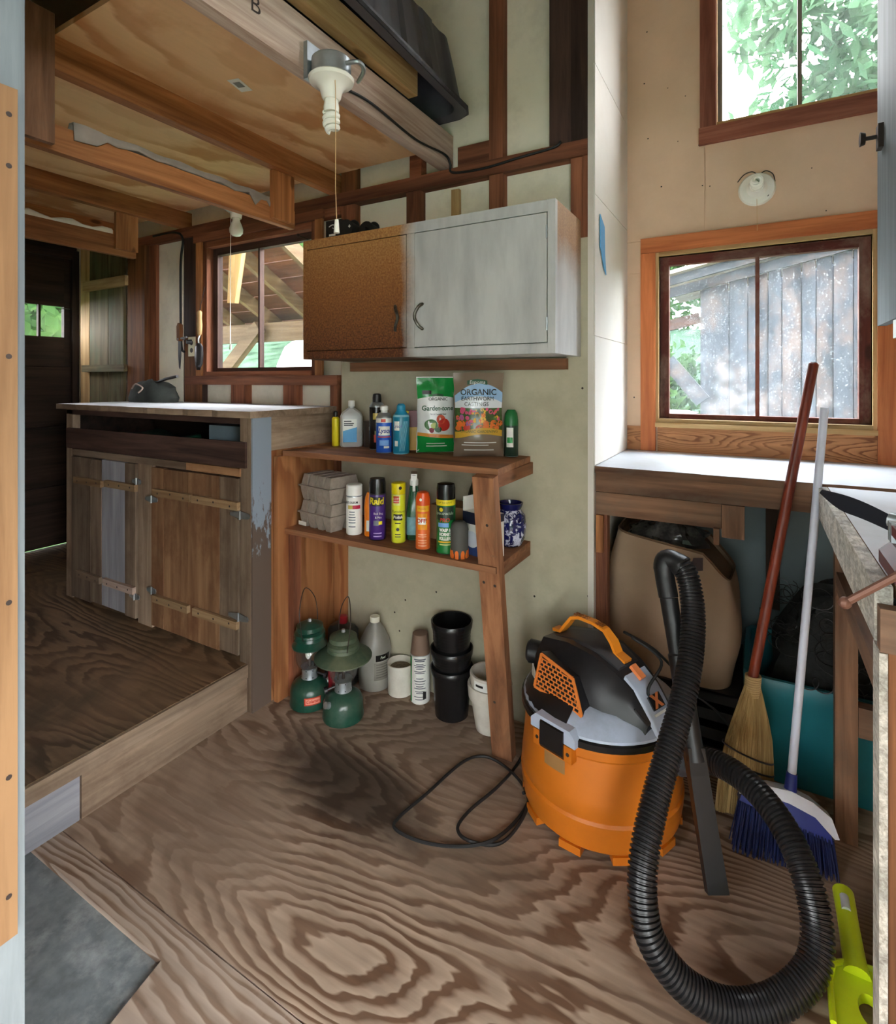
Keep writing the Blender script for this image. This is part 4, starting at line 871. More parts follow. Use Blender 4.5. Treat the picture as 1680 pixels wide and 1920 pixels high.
# tall black spray can
x, y = -1.316, 1.735; a = facing(x,y); t = can('tall_spray_can', 'tall black spray can with black dome cap on the top shelf', x, y, Z, [(.027,0,1),(.030,.004,0),(.030,.168,1),(.029,.174,1),(.022,.186,1),(.017,.188,1)], [col('can_black',22,22,24,rough=.25), M['steel']], [(.017,.186),(.0175,.19),(.0175,.205),(.016,.218),(.010,.222)], K)
band(t, .0304, a-.1, .45, .12, .145, col('print_gold',190,170,80)); band(t, .0304, a+.2, .5, .055, .075, col('print_olive',120,120,60)); band(t,.0305,a-.15,.25,.03,.06,col('print_red',190,60,40)); band(t,.0306,a+.12,.12,.032,.056,col('print_gold',190,170,80))
# blue disinfectant can
x, y = -1.228, 1.664; a = facing(x,y); t = can('disinfectant_can', 'blue disinfectant spray can with white top on the top shelf', x, y, Z, [(.028,0,1),(.0305,.004,0),(.0305,.115,2),(.0305,.132,1),(.029,.137,1),(.022,.150,1),(.018,.152,1)], [col('can_blue',40,92,190,rough=.25), M['steel'], W_], [(.013,.152),(.013,.160),(.016,.162),(.015,.176),(.009,.18)], W_)
band(t,.0308,a,.75,.068,.102,W_); txt('Lysol', .024, col('print_navy',20,50,140), t, oncyl(.0312,a,.085), shear=.25, bold=.0006)
band(t,.0308,a-.0,.9,.06,.064,col('print_red',190,60,40)); band(t,.0308,a-.1,.28,.118,.129,col('print_red',190,60,40)); band(t,.0308,a,.6,.03,.05,col('can_lightblue',110,160,220))
band(t,.0309,a+.3,.35,.02,.028,W_)
# teal disinfectant can
x, y = -1.160, 1.678; a = facing(x,y); t = can('disinfectant_can', 'teal disinfectant spray can with teal cap on the top shelf', x, y, Z, [(.029,0,1),(.0315,.004,0),(.0315,.138,1),(.029,.146,1)], [col('can_teal',24,124,152,rough=.3), col('can_pale_teal',140,196,212)], [(.027,.145),(.019,.158),(.017,.162),(.016,.18),(.010,.187)], col('cap_teal',30,140,180))
band(t,.0318,a-.55,.35,.088,.122,W_); txt('Lysol', .017, M['print_navy'], t, oncyl(.0321,a-.5,.104), shear=.25); band(t,.0318,a-.6,.22,.03,.05,W_)
b = B()
for k in range(5): b.tube([( .0318*math.cos(a-.2+.14*k+.5*s_), .0318*math.sin(a-.2+.14*k+.5*s_), .012+.11*s_) for s_ in [i/8 for i in range(9)]], .0008, 4)
obj('swirl', b, M['can_pale_teal'], t)
# box behind
t = thing('seed_box', 'small red and yellow box standing behind the teal can', 'box', (-1.19, 1.792, Z), facing(-1.19,1.79)+math.pi/2)
obj('carton', B().box(-.04,.05,-.02,.02,0,.155), col('box_maroon',110,30,44), t, bevel=.002)
b = B(); b.quad((-.04,-.0206,.0),(.05,-.0206,.0),(.05,-.0206,.09),(-.04,-.0206,.09)); obj('print', b, col('box_yellow',206,160,50), t)
b = B(); b.quad((-.04,-.0206,.145),(-.01,-.0206,.145),(-.01,-.0206,.155),(-.04,-.0206,.155)); obj('print', b, col('yellow_bright',232,214,40), t)
# plastic pouches
def pouch(t, w, h, d, m, seed):
    b = B(); R_ = []
    for k in range(17):
        f_ = k/16; th = d*(min(1, f_*5)**.6)*(1-f_**2.6*.93)*.5; ww = w/2*(1-.06*math.sin(f_*math.pi)) if f_ < .93 else w/2
        R_.append([(ww*cx_ + .003*noise.noise((cx_*2,k*.4,seed)), sgn_*(th*(1-abs(cx_)**2.5)+.0012) + .004*noise.noise((cx_*3,k*.5,seed+9)), h*f_) for (cx_,sgn_) in [(-1+2*i/10,-1) for i in range(11)] + [(1-2*i/10,1) for i in range(11)]])
    b.loft(R_); return obj('pouch', b, m, t, smooth=1.0), R_
def front(w, h, d, f0, f1, x0, x1, m, t, seed, off=.0012, name='print', n=8, nx=14, shape=None):
    # a printed patch that follows the pouch's bulged front
    b = B(); G = []
    for i in range(n+1):
        f_ = f0+(f1-f0)*i/n; row = []
        for j in range(nx+1):
            s_ = x0+(x1-x0)*j/nx; ff = f_ if shape is None else shape(s_, i/n)
            row.append(b.v(pf_(w,h,d,s_,ff,seed,off)))
        G.append(row)
    for i in range(n):
        for j in range(nx): b._f([G[i][j],G[i][j+1],G[i+1][j+1],G[i+1][j]])
    return obj(name, b, m, t, smooth=1.0)
def pf_(w,h,d,s_,f_,seed,off):
    th = d*(min(1, f_*5)**.6)*(1-f_**2.6*.93)*.5; ww = w/2*(1-.06*math.sin(f_*math.pi)) if f_ < .93 else w/2
    return (ww*s_ + .003*noise.noise((s_*2,f_*16*.4,seed)), -(th*(1-abs(s_)**2.5)+.0012) + .004*noise.noise((s_*3,f_*8,seed+9)) - off, h*f_)
def onpouch(w,h,d,s0,f0,seed,off=.0035): return lambda x_, y_: pf_(w,h,d,s0+x_/(w/2),f0+y_/h,seed,off)
x, y = -1.066, 1.772; t = thing('fertilizer_pouch', 'green and white fertilizer pouch with vegetable picture on the top shelf', 'bag', (x,y,Z), facing(x,y)+math.pi/2+.12)
w, h, d, sd = .148, .288, .06, 2.0
gloss_w = col('pouch_white',226,228,226,rough=.25); gloss_g = col('pouch_green',24,140,62,rough=.22)
pouch(t,w,h,d,gloss_w,sd)
front(w,h,d,.0,.30,-.97,.97,gloss_g,t,sd,shape=lambda s_,q: .005+q*(.205-.02*s_))
front(w,h,d,.7,.99,-.99,.99,gloss_g,t,sd,shape=lambda s_,q: (.745+.02*s_-.03*(s_+.2)**2)+q*(.985-(.745+.02*s_-.03*(s_+.2)**2)))
front(w,h,d,.2,.25,-.97,.97,col('pouch_orange',226,150,60),t,sd,off=.0016,shape=lambda s_,q: .205-.02*s_+q*.045)
txt('ORGANIC', .017, M['can_black'], t, onpouch(w,h,d,.1,.705,sd)); txt('Garden-tone', .026, col('print_green',20,80,44), t, onpouch(w,h,d,.08,.585,sd), shear=.1, wx=.125, bold=.0005)
txt('ORGANIC GARDENING', .008, M['print_red'], t, onpouch(w,h,d,.1,.225,sd)); txt('Herb & Vegetable Food', .007, M['can_black'], t, onpouch(w,h,d,.1,.51,sd))
front(w,h,d,.77,.82,-.7,-.25,K,t,sd,off=.0018,name='badge'); front(w,h,d,.735,.775,-.2,.4,M['print_green'],t,sd,off=.002,name='brand_arch',shape=lambda s_,q: .73+.02*(1-abs(s_-.1)*2)+q*.03)
def veg(c_, s0, f0, r_, k=1.0):
    b = B(); pts = [Vector(pf_(w,h,d,s0+r_*math.cos(a_)/(w/2),f0+k*r_*math.sin(a_)/h,sd,.002+.0002*r_*1000*.05)) for a_ in [2*math.pi*i/18 for i in range(18)]]
    b._f([b.v(p_) for p_ in pts]); return obj('picture', b, c_, t)
veg(col('veg_green',60,110,50),-.28,.37,.026,.8); veg(col('veg_red',190,50,40),.42,.37,.024,1); veg(col('veg_tomato',214,90,60),.25,.44,.018,1); veg(col('veg_pale',190,200,120),-.1,.36,.014,.8); veg(col('veg_beet',150,50,80),-.25,.30,.010,1); veg(col('veg_dark',40,80,40),.1,.31,.014,.8)
for (f_, ww_) in ((.12,.9),(.085,1.1)):
    front(w,h,d,f_,f_+.012,-.5,.5*ww_,gloss_w,t,sd,off=.0022,name='print_line')
x, y = -.873, 1.752; t = thing('castings_pouch', 'brown and blue earthworm castings pouch with flower picture on the top shelf', 'bag', (x,y,Z), facing(x,y)+math.pi/2+.05)
w, h, d, sd = .182, .302, .07, 7.0
pouch(t,w,h,d,col('pouch_brown',124,108,92,rough=.2),sd)
front(w,h,d,.5,.9,-.98,.98,col('pouch_sky',150,186,222,rough=.22),t,sd,shape=lambda s_,q: .54+q*(.33-.13*s_*s_+.02*s_))
front(w,h,d,.5,.9,-.98,.98,col('pouch_cloud',214,220,226,rough=.22),t,sd,off=.0016,shape=lambda s_,q: .50+q*(.22-.08*s_*s_))
front(w,h,d,.3,.58,-.98,.98,col('flower_green',60,84,44,rough=.25,var=.4,scale=60),t,sd,off=.002)
front(w,h,d,.24,.33,-.98,.98,col('box_yellow',206,160,50),t,sd,off=.0028,shape=lambda s_,q: .245+.03*math.cos((s_-.2)*2.2)+q*.075)
txt('ORGANIC', .030, M['can_black'], t, onpouch(w,h,d,-.02,.765,sd), bold=.0004, wx=.135); txt('EARTHWORM', .020, M['can_black'], t, onpouch(w,h,d,-.05,.69,sd), wx=.12); txt('CASTINGS', .020, M['can_black'], t, onpouch(w,h,d,-.1,.625,sd), wx=.09)
txt('ORGANIC GARDENING', .013, M['print_green'], t, onpouch(w,h,d,0,.305,sd,.0042), wx=.14)
front(w,h,d,.855,.925,-.45,.35,col('arch_green',36,84,60),t,sd,off=.0026,name='brand_arch',shape=lambda s_,q: .85+.025*(1-abs(s_+.05)*2)+q*.05); txt('Espoma', .018, gloss_w, t, onpouch(w,h,d,-.05,.885,sd,.0045), shear=.2)
rg = random.Random(3); cols_ = [col('fl_pink',206,80,120),col('fl_yellow',232,180,50),col('fl_orange',220,110,40),col('fl_mauve',150,90,140),col('fl_red',190,50,40),col('fl_green',60,110,50)]
for k in range(64):
    s0, f0 = rg.uniform(-.92,.92), rg.uniform(.34,.57); band_ = 2 if f0 < .42 else (1 if abs(s0) < .3 else 0)
    c_ = cols_[band_] if rg.random() < .6 else cols_[rg.randrange(6)]; veg(c_, s0, f0, rg.uniform(.005,.010)*(1.25 if f0 < .42 else .9))
for (f_, x0_, x1_) in ((.17,-.6,.7),(.14,-.7,.4),(.08,-.6,.6)): front(w,h,d,f_,f_+.011,x0_,x1_,gloss_w,t,sd,off=.0022,name='print_line')
# green-capped can
x, y = -.772, 1.815; a = facing(x,y); t = can('repellent_can', 'dark green spray can with green cap at the right end of the top shelf', x, y, Z, [(.024,0,1),(.0255,.003,0),(.0255,.112,0)], [col('can_dgreen',34,56,44,rough=.3),M['steel']], [(.0255,.112),(.0255,.125),(.022,.155),(.014,.168)], col('cap_green',20,104,52)); band(t,.0258,a-.2,.5,.035,.105,W_); band(t,.026,a-.2,.4,.05,.07,col('pouch_green',24,140,62))

# ---------------- lower shelf
Z = SL + .0005
def egg_carton(label, x, y, z, r_, flip=1, lbl=False):
    t = thing('egg_carton', label, 'egg carton', (x,y,z), r_, 'egg cartons stacked on the lower shelf')
    pulp = col('pulp_grey',148,136,124,rough=.95,var=.14,scale=40,bmp=.3); L, Wd, H_ = .195, .15, .078
    b = B()
    for i in range(4):
        for j in range(2):
            x0, y0_ = -L/2+L*i/4+.001, -Wd/2+Wd*j/2+.001; x1, y1_ = x0+L/4-.002, y0_+Wd/2-.002; k = .009
            b.loft([[(x0+k,y0_+k,0),(x1-k,y0_+k,0),(x1-k,y1_-k,0),(x0+k,y1_-k,0)],[(x0+.003,y0_+.003,.03),(x1-.003,y0_+.003,.03),(x1-.003,y1_-.003,.03),(x0+.003,y1_-.003,.03)],[(x0,y0_,.055),(x1,y0_,.055),(x1,y1_,.055),(x0,y1_,.055)]])
    obj('cups', b, pulp, t, bevel=.004, smooth=True)
    b = B(); b.box(-L/2-.005,L/2+.005,-Wd/2-.005,Wd/2+.005,.054,.060); obj('rim', b, pulp, t, bevel=.002)
    b = B()
    for i in range(4):
        x0 = -L/2+L*i/4; b.loft([[(x0+.004,-Wd/2+.004,.06),(x0+L/4-.004,-Wd/2+.004,.06),(x0+L/4-.004,Wd/2-.004,.06),(x0+.004,Wd/2-.004,.06)],[(x0+.008,-Wd/2+.014,.102),(x0+L/4-.008,-Wd/2+.014,.102),(x0+L/4-.008,Wd/2-.014,.102),(x0+.008,Wd/2-.014,.102)]])
    obj('lid', b, pulp, t, bevel=.005, smooth=True)
    if lbl: b = B(); b.quad((-.10,-Wd/2-.0012,.004),(-.05,-Wd/2-.0012,.004),(-.05,-Wd/2-.0012,.02),(-.10,-Wd/2-.0012,.02)); obj('sticker', b, W_, t)
    return t
egg_carton('lower grey pulp egg carton of the stack on the shelf', -1.487, 1.650, Z, -.16, lbl=True)
egg_carton('upper grey pulp egg carton of the stack on the shelf', -1.490, 1.655, Z+.1035, -.20)
x, y = -1.330, 1.612; a = facing(x,y); t = can('white_spray_can', 'white spray paint can with white cap beside the egg cartons', x, y, Z, [(.028,0,0),(.0305,.003,0),(.0305,.142,1),(.029,.146,1)], [W_, M['steel']], [(.0305,.147),(.0305,.184),(.027,.188)], W_)
txt('RUST-OLEUM', .011, K, t, oncyl(.0309,a-.45,.122), wx=.055, bold=.0004); band(t,.0308,a-.35,.5,.098,.112,col('print_gold',190,170,80)); band(t,.0309,a+.3,.5,.098,.112,col('print_magenta',190,30,70))
for z_ in (.085,.075,.065,.055,.045,.03): band(t,.0308,a-.3,.45-.1*(z_ > .07),z_,z_+.004,col('print_lines',110,118,126))
x, y = -1.262, 1.618; t = can('orange_bottle', 'bright orange bottle squeezed between the white and purple cans', x, y, Z, [(.017,0,0),(.019,.004,0),(.019,.115,0),(.016,.145,0),(.009,.162,0)], [col('orange_bright',240,130,20)], cat='bottle'); band(t,.0193,facing(x,y)-.3,.35,.02,.06,W_)
x, y = -1.211, 1.600; a = facing(x,y); t = can('insecticide_can', 'purple insecticide can with black cap on the lower shelf', x, y, Z, [(.028,0,1),(.0305,.004,0),(.0305,.165,1),(.029,.170,1)], [col('can_purple',70,40,120,rough=.28), K], [(.0305,.170),(.0305,.205),(.027,.222)], M['blackgloss'])
b = B(); b.patch(.0308,a-.75,a+.55,.125,.158,10); obj('print', b, K, t); txt('Raid', .034, col('yellow_bright',232,214,40), t, oncyl(.0313,a-.15,.142), bold=.0012, shear=.1)
txt('Bed Bug', .011, W_, t, oncyl(.0312,a+.1,.098)); txt('& Flea', .010, W_, t, oncyl(.0312,a+.1,.084)); band(t,.0309,a-.15,.35,.055,.073,col('print_lines',110,118,126)); band(t,.0310,a+.35,.22,.058,.070,M['yellow_bright'])
for z_ in (.025,.014): band(t,.0309,a,.5,z_,z_+.004,col('print_lilac',170,150,200))
x, y = -1.123, 1.608; a = facing(x,y); t = can('polish_can', 'tall yellow furniture polish can on the lower shelf', x, y, Z, [(.023,0,0),(.0255,.003,0),(.0255,.172,1),(.0258,.173,2),(.0258,.212,2),(.022,.214,2)], [col('polish_lime',218,222,50,rough=.3),M['steel'],col('polish_yellow',226,206,20,rough=.3)])
band(t,.026,a-.25,.5,.135,.172,col('polish_pale',214,220,120)); band(t,.0262,a-.35,.42,.143,.168,M['print_red']); txt('SCOTT', .010, W_, t, oncyl(.0266,a-.35,.158)); txt("LIBERTY", .007, W_, t, oncyl(.0266,a-.35,.149))
b = B(); b.patch(.0262,a-.75,a+.55,.082,.104,10); obj('print', b, K, t); txt('Furniture', .0135, K, t, oncyl(.0264,a-.05,.113), shear=.3); txt('Polish', .0145, W_, t, oncyl(.0266,a-.1,.093), shear=.2, bold=.0004)
b = B(); b.disc((.0266*math.cos(a-.1),.0266*math.sin(a-.1),.05),.006,(math.cos(a-.1),math.sin(a-.1),0),12); obj('print', b, K, t); b = B(); b.disc((.0261*math.cos(a+.25),.0261*math.sin(a+.25),.197),.006,(math.cos(a+.25),math.sin(a+.25),0),12); obj('nozzle', b, M['nail'], t)
for z_ in (.07,.03,.022): band(t,.0260,a-.1,.4,z_,z_+.003,K)
# trigger spray bottle
x, y = -1.098, 1.672; a = facing(x,y); t = thing('spray_bottle', 'green trigger spray bottle with white head behind the orange can', 'spray bottle', (x,y,Z), a+math.pi)
M['greenclear'] = paint('green_clear_plastic', S(60,120,84), .2, .06, 10, trans=.45)
b = B(); b.loft([rr(.030,.024,0),rr(.034,.027,.006),rr(.034,.027,.10),rr(.030,.024,.13),rr(.016,.016,.19),rr(.013,.013,.20)]); obj('body', b, M['greenclear'], t, smooth=True)
b = B(); b.loft([rr(.0346,.0276,.02),rr(.0346,.0276,.085)], caps=False); obj('label', b, col('label_sea',120,170,180,var=.25,scale=30), t, smooth=True)
b = B(); b.lathe([(.015,.195),(.016,.198),(.016,.215),(.012,.22)],16); b.box(-.038,.022,-.011,.011,.218,.242); b.box(-.046,-.038,-.007,.007,.224,.238); b.prism([(-.03,.218),(-.022,.218),(-.026,.19),(-.036,.178),(-.040,.182),(-.032,.195)], -.005, .005, 'y'); b.box(.005,.022,-.01,.01,.205,.219); obj('trigger_head', b, W_, t, bevel=.002)
x, y = -1.004, 1.585; a = facing(x,y); t = can('repellent_can', 'orange insect repellent can on the lower shelf', x, y, Z, [(.022,0,1),(.0255,.003,0),(.0255,.150,0),(.0255,.152,2),(.0255,.175,2),(.020,.194,2),(.012,.198,2)], [col('can_orange',236,112,50,rough=.28),M['steel'],col('cap_orange',224,84,30,rough=.3)])
band(t,.0258,a,.9,.132,.152,col('off_yellow',240,180,40)); txt('Protects', .008, col('off_red',190,50,20), t, oncyl(.0263,a-.1,.142)); b = B(); b.patch(.0258,a-.75,a+.6,.07,.125,10); obj('print', b, col('off_sun',246,160,30), t)
band(t,.0260,a-.15,.55,.088,.112,W_); txt('OFF!', .019, M['off_red'], t, oncyl(.0265,a-.15,.100), bold=.0006)
for z_ in (.052,.045,.032,.024,.014): band(t,.0258,a-.1,.6,z_,z_+.003,col('off_pale',250,190,150))
b = B(); b.disc((.0262*math.cos(a-.3),.0262*math.sin(a-.3),.173),.005,(math.cos(a-.3),math.sin(a-.3),0),10); obj('nozzle', b, W_, t)
# cartons behind
t = thing('brown_carton', 'plain brown cardboard box behind the orange and green cans', 'box', (-.92,1.755,Z), 0); obj('carton', B().box(-.125,.06,-.055,.05,0,.125), col('cardboard',150,120,86,rough=.9,var=.1), t, bevel=.002)
t = thing('white_carton', 'small white box standing in front of the brown carton', 'box', (-.966,1.68,Z), 0); obj('carton', B().box(-.03,.03,-.012,.012,0,.06), W_, t, bevel=.001); b = B(); b.quad((-.012,-.0126,.035),(.02,-.0126,.035),(.02,-.0126,.041),(-.012,-.0126,.041)); obj('print', b, K, t)
x, y = -.914, 1.588; a = facing(x,y); t = can('wasp_killer_can', 'green wasp and hornet killer can with tall black cap on the lower shelf', x, y, Z, [(.029,0,1),(.0325,.004,0),(.0325,.163,2),(.033,.164,2),(.033,.182,2)], [col('can_green',24,120,56,rough=.28),M['steel'],M['yellow_bright']], [(.0315,.182),(.0318,.218),(.029,.232),(.022,.234)], M['blackgloss'])
band(t,.0328,a-.1,1.0,.115,.16,col('can_dgreen',34,56,44)); txt('Spectracide', .0145, col('print_pale',200,214,190), t, oncyl(.0332,a-.2,.138), shear=.15); txt('PRO', .018, col('veg_red',190,50,40), t, oncyl(.0332,a-.15,.115), shear=.2, bold=.0005)
b = B(); b.patch(.0329,a-.9,a+.3,.092,.106,10); obj('print', b, col('can_lightblue',110,160,220), t)
for i, (s_, z_) in enumerate((('WASP &',.082),('HORNET',.068),('KILLER',.054))): txt(s_, .0145, W_, t, oncyl(.0332,a-.1,z_), bold=.0008, wx=.042)
band(t,.0329,a-.1,.8,.040,.045,M['off_yellow']); band(t,.0329,a-.1,.6,.032,.036,M['veg_pale']); txt('UP TO 27 FT', .009, K, t, oncyl(.0336,a-.1,.173), wx=.05); b = B(); b.disc((.0331*math.cos(a-.5),.0331*math.sin(a-.5),.15),.007,(math.cos(a-.5),math.sin(a-.5),0),12); obj('badge', b, M['yellow_bright'], t)
# clear bag behind
b = B(); R_ = []
for k in range(8):
    q = k/7; R_.append([((.06*(1-q*.55))*math.cos(t_)*(1+.2*noise.noise((math.cos(t_)*2,math.sin(t_)*2,k*.7))), (.045*(1-q*.4))*math.sin(t_), .11*q+.125) for t_ in [2*math.pi*i/18 for i in range(18)]])
t = thing('plastic_bag', 'crumpled clear-grey plastic bag on the brown carton', 'bag', (-.87,1.765,Z+.001)); b.loft(R_); obj('bag', b, paint('dark_film', S(90,104,100), .15, .2, 12, trans=.5), t, smooth=.9)
# grey nozzle cup with orange teeth
x, y = -.852, 1.570; t = thing('spray_nozzle_cap', 'dark grey ribbed cap with orange teeth in front of the green can', 'cap', (x,y,Z)); a = facing(x,y)
b = B(); b.lathe([(.027,.012),(.029,.02),(.029,.085),(.030,.09),(.026,.108),(.016,.117)],24); obj('body', b, col('nozzle_grey',78,78,74,rough=.7), t, smooth=True)
for k in range(9): an = 2*math.pi*k/9; b = B(); b.M = Matrix.Rotation(an,4,'Z'); b.prism([(-.006,0),(.006,0),(.006,.02),(.003,.026),(-.003,.026),(-.006,.02)], .0255, .0300, 'x'); obj('tooth', b, col('tooth_orange',222,110,40), t)
b = B(); b.lathe([(.025,0),(.025,.014)],20); obj('core', b, K, t)
# white-navy product box
t = thing('lamp_box', 'white and navy product box standing behind the slanting leg', 'box', (-.795,1.632,Z), -.30)
obj('carton', B().box(-.05,.05,-.036,.036,0,.135), W_, t, bevel=.0015); t.scale = (1.2,1.0,1.05); navy = col('print_navy',20,50,140)
b = B(); b.quad((-.05,-.0368,.098),(.05,-.0368,.098),(.05,-.0368,.135),(-.05,-.0368,.135)); b.quad((.0508,-.036,.11),(.0508,.036,.11),(.0508,.036,.135),(.0508,-.036,.135)); b.quad((-.0508,-.036,.11),(-.0508,.036,.11),(-.0508,.036,.135),(-.0508,-.036,.135)); obj('print', b, col('box_navy',24,26,48), t)
b = B(); b.quad((-.05,-.0368,0),(.05,-.0368,0),(.05,-.0368,.03),(-.05,-.0368,.04)); obj('print', b, col('box_blue',50,70,120), t); b = B(); b.disc((-.015,-.0372,.05),.026,(0,-1,0),20); obj('picture', b, col('print_palegrey',206,212,222), t)
b = B(); b.prism([(-.004,.02),(.006,.02),(.01,.075),(-.002,.085)],.0506,.0512,'x'); obj('picture', b, col('scoop_steel',70,68,70), t); b = B(); b.box(-.05,-.046,-.036,.036,.135,.18); obj('flap', b, W_, t)
# blue and white ceramic jar
x, y = -.758, 1.775; t = thing('ceramic_jar', 'blue and white splatter-glazed jar with side handles at the right end of the lower shelf', 'jar', (x,y,Z))
m, nt, bs = _new('blue_splatter_glaze'); mp, oi = coords(nt, (1,1,1), rand=False); n1 = N(nt,'ShaderNodeTexNoise',Scale=42.0,Detail=4.0,Roughness=.6); n1.inputs['Distortion'].default_value = 1.2; nt.links.new(mp.outputs[0], n1.inputs['Vector'])
r_ = ramp(nt, [(.50,S(22,26,84)),(.58,S(206,212,232))]); nt.links.new(n1.outputs[0], r_.inputs[0]); nt.links.new(r_.outputs[0], bs.inputs['Base Color']); bs.inputs['Roughness'].default_value = .12
b = B(); b.lathe([(.035,0),(.040,.003),(.052,.03),(.056,.07),(.052,.105),(.040,.122),(.038,.128),(.044,.145),(.045,.150),(.040,.150),(.034,.128),(.034,.12)],32,mis=[0]*6+[1]*2+[1]*2+[2]*3); obj('body', b, [m, col('glaze_navy',22,26,84,rough=.12), W_], t, smooth=True)
for an in (-.6, 2.54): b = B(); b.tube(spline([(.05*math.cos(an),.05*math.sin(an),.115),(.064*math.cos(an),.064*math.sin(an),.118),(.066*math.cos(an),.066*math.sin(an),.104),(.055*math.cos(an),.055*math.sin(an),.095)],5),.006,8); obj('handle', b, M['glaze_navy'], t, smooth=True)

# ================================================================== ON THE FLOOR UNDER THE SHELF
def lantern(label, x, y, r_, brim, logo):
    t = thing('gas_lantern', label, 'lantern', (x,y,0.001), r_, 'green gas lanterns under the shelf')
    g = M.get('lantern_green') or paint('lantern_green', S(20,66,52), .28, .12, 10, dirt=S(110,112,96), dirt_amt=.45 if True else 0); M['lantern_green'] = g
    g2 = M.get('lantern_dusty') or paint('lantern_dusty', S(52,74,56), .6, .15, 12, dirt=S(112,112,86), dirt_amt=.7); M['lantern_dusty'] = g2
    b = B(); b.lathe([(.058,0),(.074,.002),(.076,.01),(.074,.022),(.073,.06),(.066,.078),(.045,.094),(.030,.10)],30); obj('tank', b, g, t, smooth=True)
    b = B(); b.lathe([(.030,.098),(.032,.10),(.030,.112),(.030,.138),(.034,.142)],24); obj('collar', b, M['steel'], t, smooth=True)
    for k in range(8): an = k*math.pi/4; b = B(); b.disc((.0325*math.cos(an),.0325*math.sin(an),.134),.0025,(math.cos(an),math.sin(an),0),6); b.disc((.0325*math.cos(an),.0325*math.sin(an),.108),.0025,(math.cos(an),math.sin(an),0),6); obj('vent_hole', b, K, t)
    gl = M.get('globe') or glass('lantern_globe_glass', .10, (.93,.95,.93,1), gloss=.12); M['globe'] = gl
    b = B(); b.lathe([(.040,.142),(.050,.16),(.053,.18),(.050,.205),(.044,.222)],28); me_ = obj('globe', b, gl, t, smooth=True)
    b = B(); b.cyl((0,0,.14),(0,0,.20),.006,seg=8); b.cyl((.02,0,.14),(.02,0,.22),.003,seg=6); obj('burner', b, M['nail'], t)
    for s_ in (-1,1): b = B(); b.lathe([(.004,.175),(.010,.185),(.012,.2),(.006,.213)],10,c=(0,s_*.015,0)); obj('mantle', b, W_, t, smooth=True)
    b = B(); b.lathe([(.044,.222),(brim*.6,.226),(brim,.222),(brim,.226),(brim*.72,.245),(.060,.252),(.056,.262),(.060,.266),(.058,.274),(.046,.280),(.052,.286),(.050,.300),(.030,.310),(.010,.314)],32); obj('ventilator', b, g2 if brim > .09 else g, t, smooth=True)
    b = B(); b.cyl((0,0,.312),(0,0,.324),.008,.006,10); obj('top_nut', b, M['steel'], t)
    b = B(); b.tube(spline([(0,-.058,.262),(0,-.075,.30),(-.01,-.07,.38),(-.02,0,.44),(-.01,.07,.38),(0,.075,.30),(0,.058,.262)],7),.0018,6); obj('bail', b, M['nail'], t, smooth=True)
    b = B(); b.cyl((.03,0,.118),(.062,0,.112),.004,seg=8); b.cyl((.060,0,.112),(.070,0,.110),.013,seg=14); obj('valve_knob', b, K, t, smooth=True)
    b = B(); b.cyl((.058,.03,.07),(.074,.036,.078),.012,seg=12); obj('pump', b, M['steel'], t, smooth=True)
    if logo is not None:
        a = logo; b = B(); b.patch(.0745,a-.42,a+.42,.028,.056,10); obj('badge', b, M['print_red'], t); b = B(); b.patch(.0748,a-.36,a+.36,.032,.052,10); obj('badge', b, col('badge_pink',226,150,130), t); txt('Coleman', .017, M['print_red'], t, oncyl(.0753,a,.042), shear=.3, wx=.05, bold=.0005)
    return t
a = facing(-1.505,1.553)
lantern('green gas lantern with red badge nearest the plank cabinet', -1.508, 1.56, 0.35, .067, a-.35+.15)
lantern('dusty green gas lantern with a wide brimmed hood', -1.335, 1.555, -2.2, .106, None)
t = thing('fuel_can', 'dark fuel can with red cap hidden behind the two lanterns', 'fuel can', (-1.49,1.735,.001))
b = B(); b.loft([rr(.055,.035,0),rr(.058,.038,.006),rr(.058,.038,.22),rr(.05,.03,.235),rr(.016,.016,.245)]); obj('body', b, col('fuelcan_dark',50,52,50,rough=.4,metal=.3), t, smooth=True)
b = B(); b.lathe([(.016,.243),(.018,.246),(.018,.27),(.014,.274)],14,c=(0,0,0)); obj('cap', b, col('cap_red',150,30,40), t, smooth=True)
t = thing('red_lighter', 'slim red lighter standing between the two lanterns', 'lighter', (-1.432,1.60,.001)); b = B(); b.loft([rr(.011,.008,0),rr(.011,.008,.15)]); obj('body', b, M['cap_red'], t, smooth=True); b = B(); b.box(-.009,.009,-.007,.007,.15,.165); obj('cap', b, M['steel'], t)
x, y = -1.362, 1.782; a = facing(x,y); t = thing('plastic_jug', 'cloudy gallon jug with white cap and black label against the wall', 'jug', (x,y,.001))
M['jug'] = paint('cloudy_jug', S(150,148,138), .35, .08, 8, dirt=S(110,106,94), dirt_amt=.5, trans=.25)
b = B(); b.lathe([(.055,0),(.063,.005),(.066,.03),(.066,.15),(.060,.185),(.036,.235),(.019,.258),(.018,.262)],28); obj('body', b, M['jug'], t, smooth=True)
b = B(); b.lathe([(.0195,.26),(.020,.262),(.020,.28),(.018,.282)],18); obj('cap', b, col('jug_cap',220,218,200), t, smooth=True)
band(t,.0664,a+.55,.5,.125,.15,col('can_black',22,22,24)); band(t,.0664,a+.5,.55,.05,.12,col('jug_label',126,124,114)); txt('Fuel', .014, col('print_pale',200,214,190), t, oncyl(.0668,a+.5,.138), shear=.2)
for z_ in (.11,.1,.09,.08,.07,.06): band(t,.0667,a+.5,.42,z_,z_+.004,col('jug_print',90,88,80))
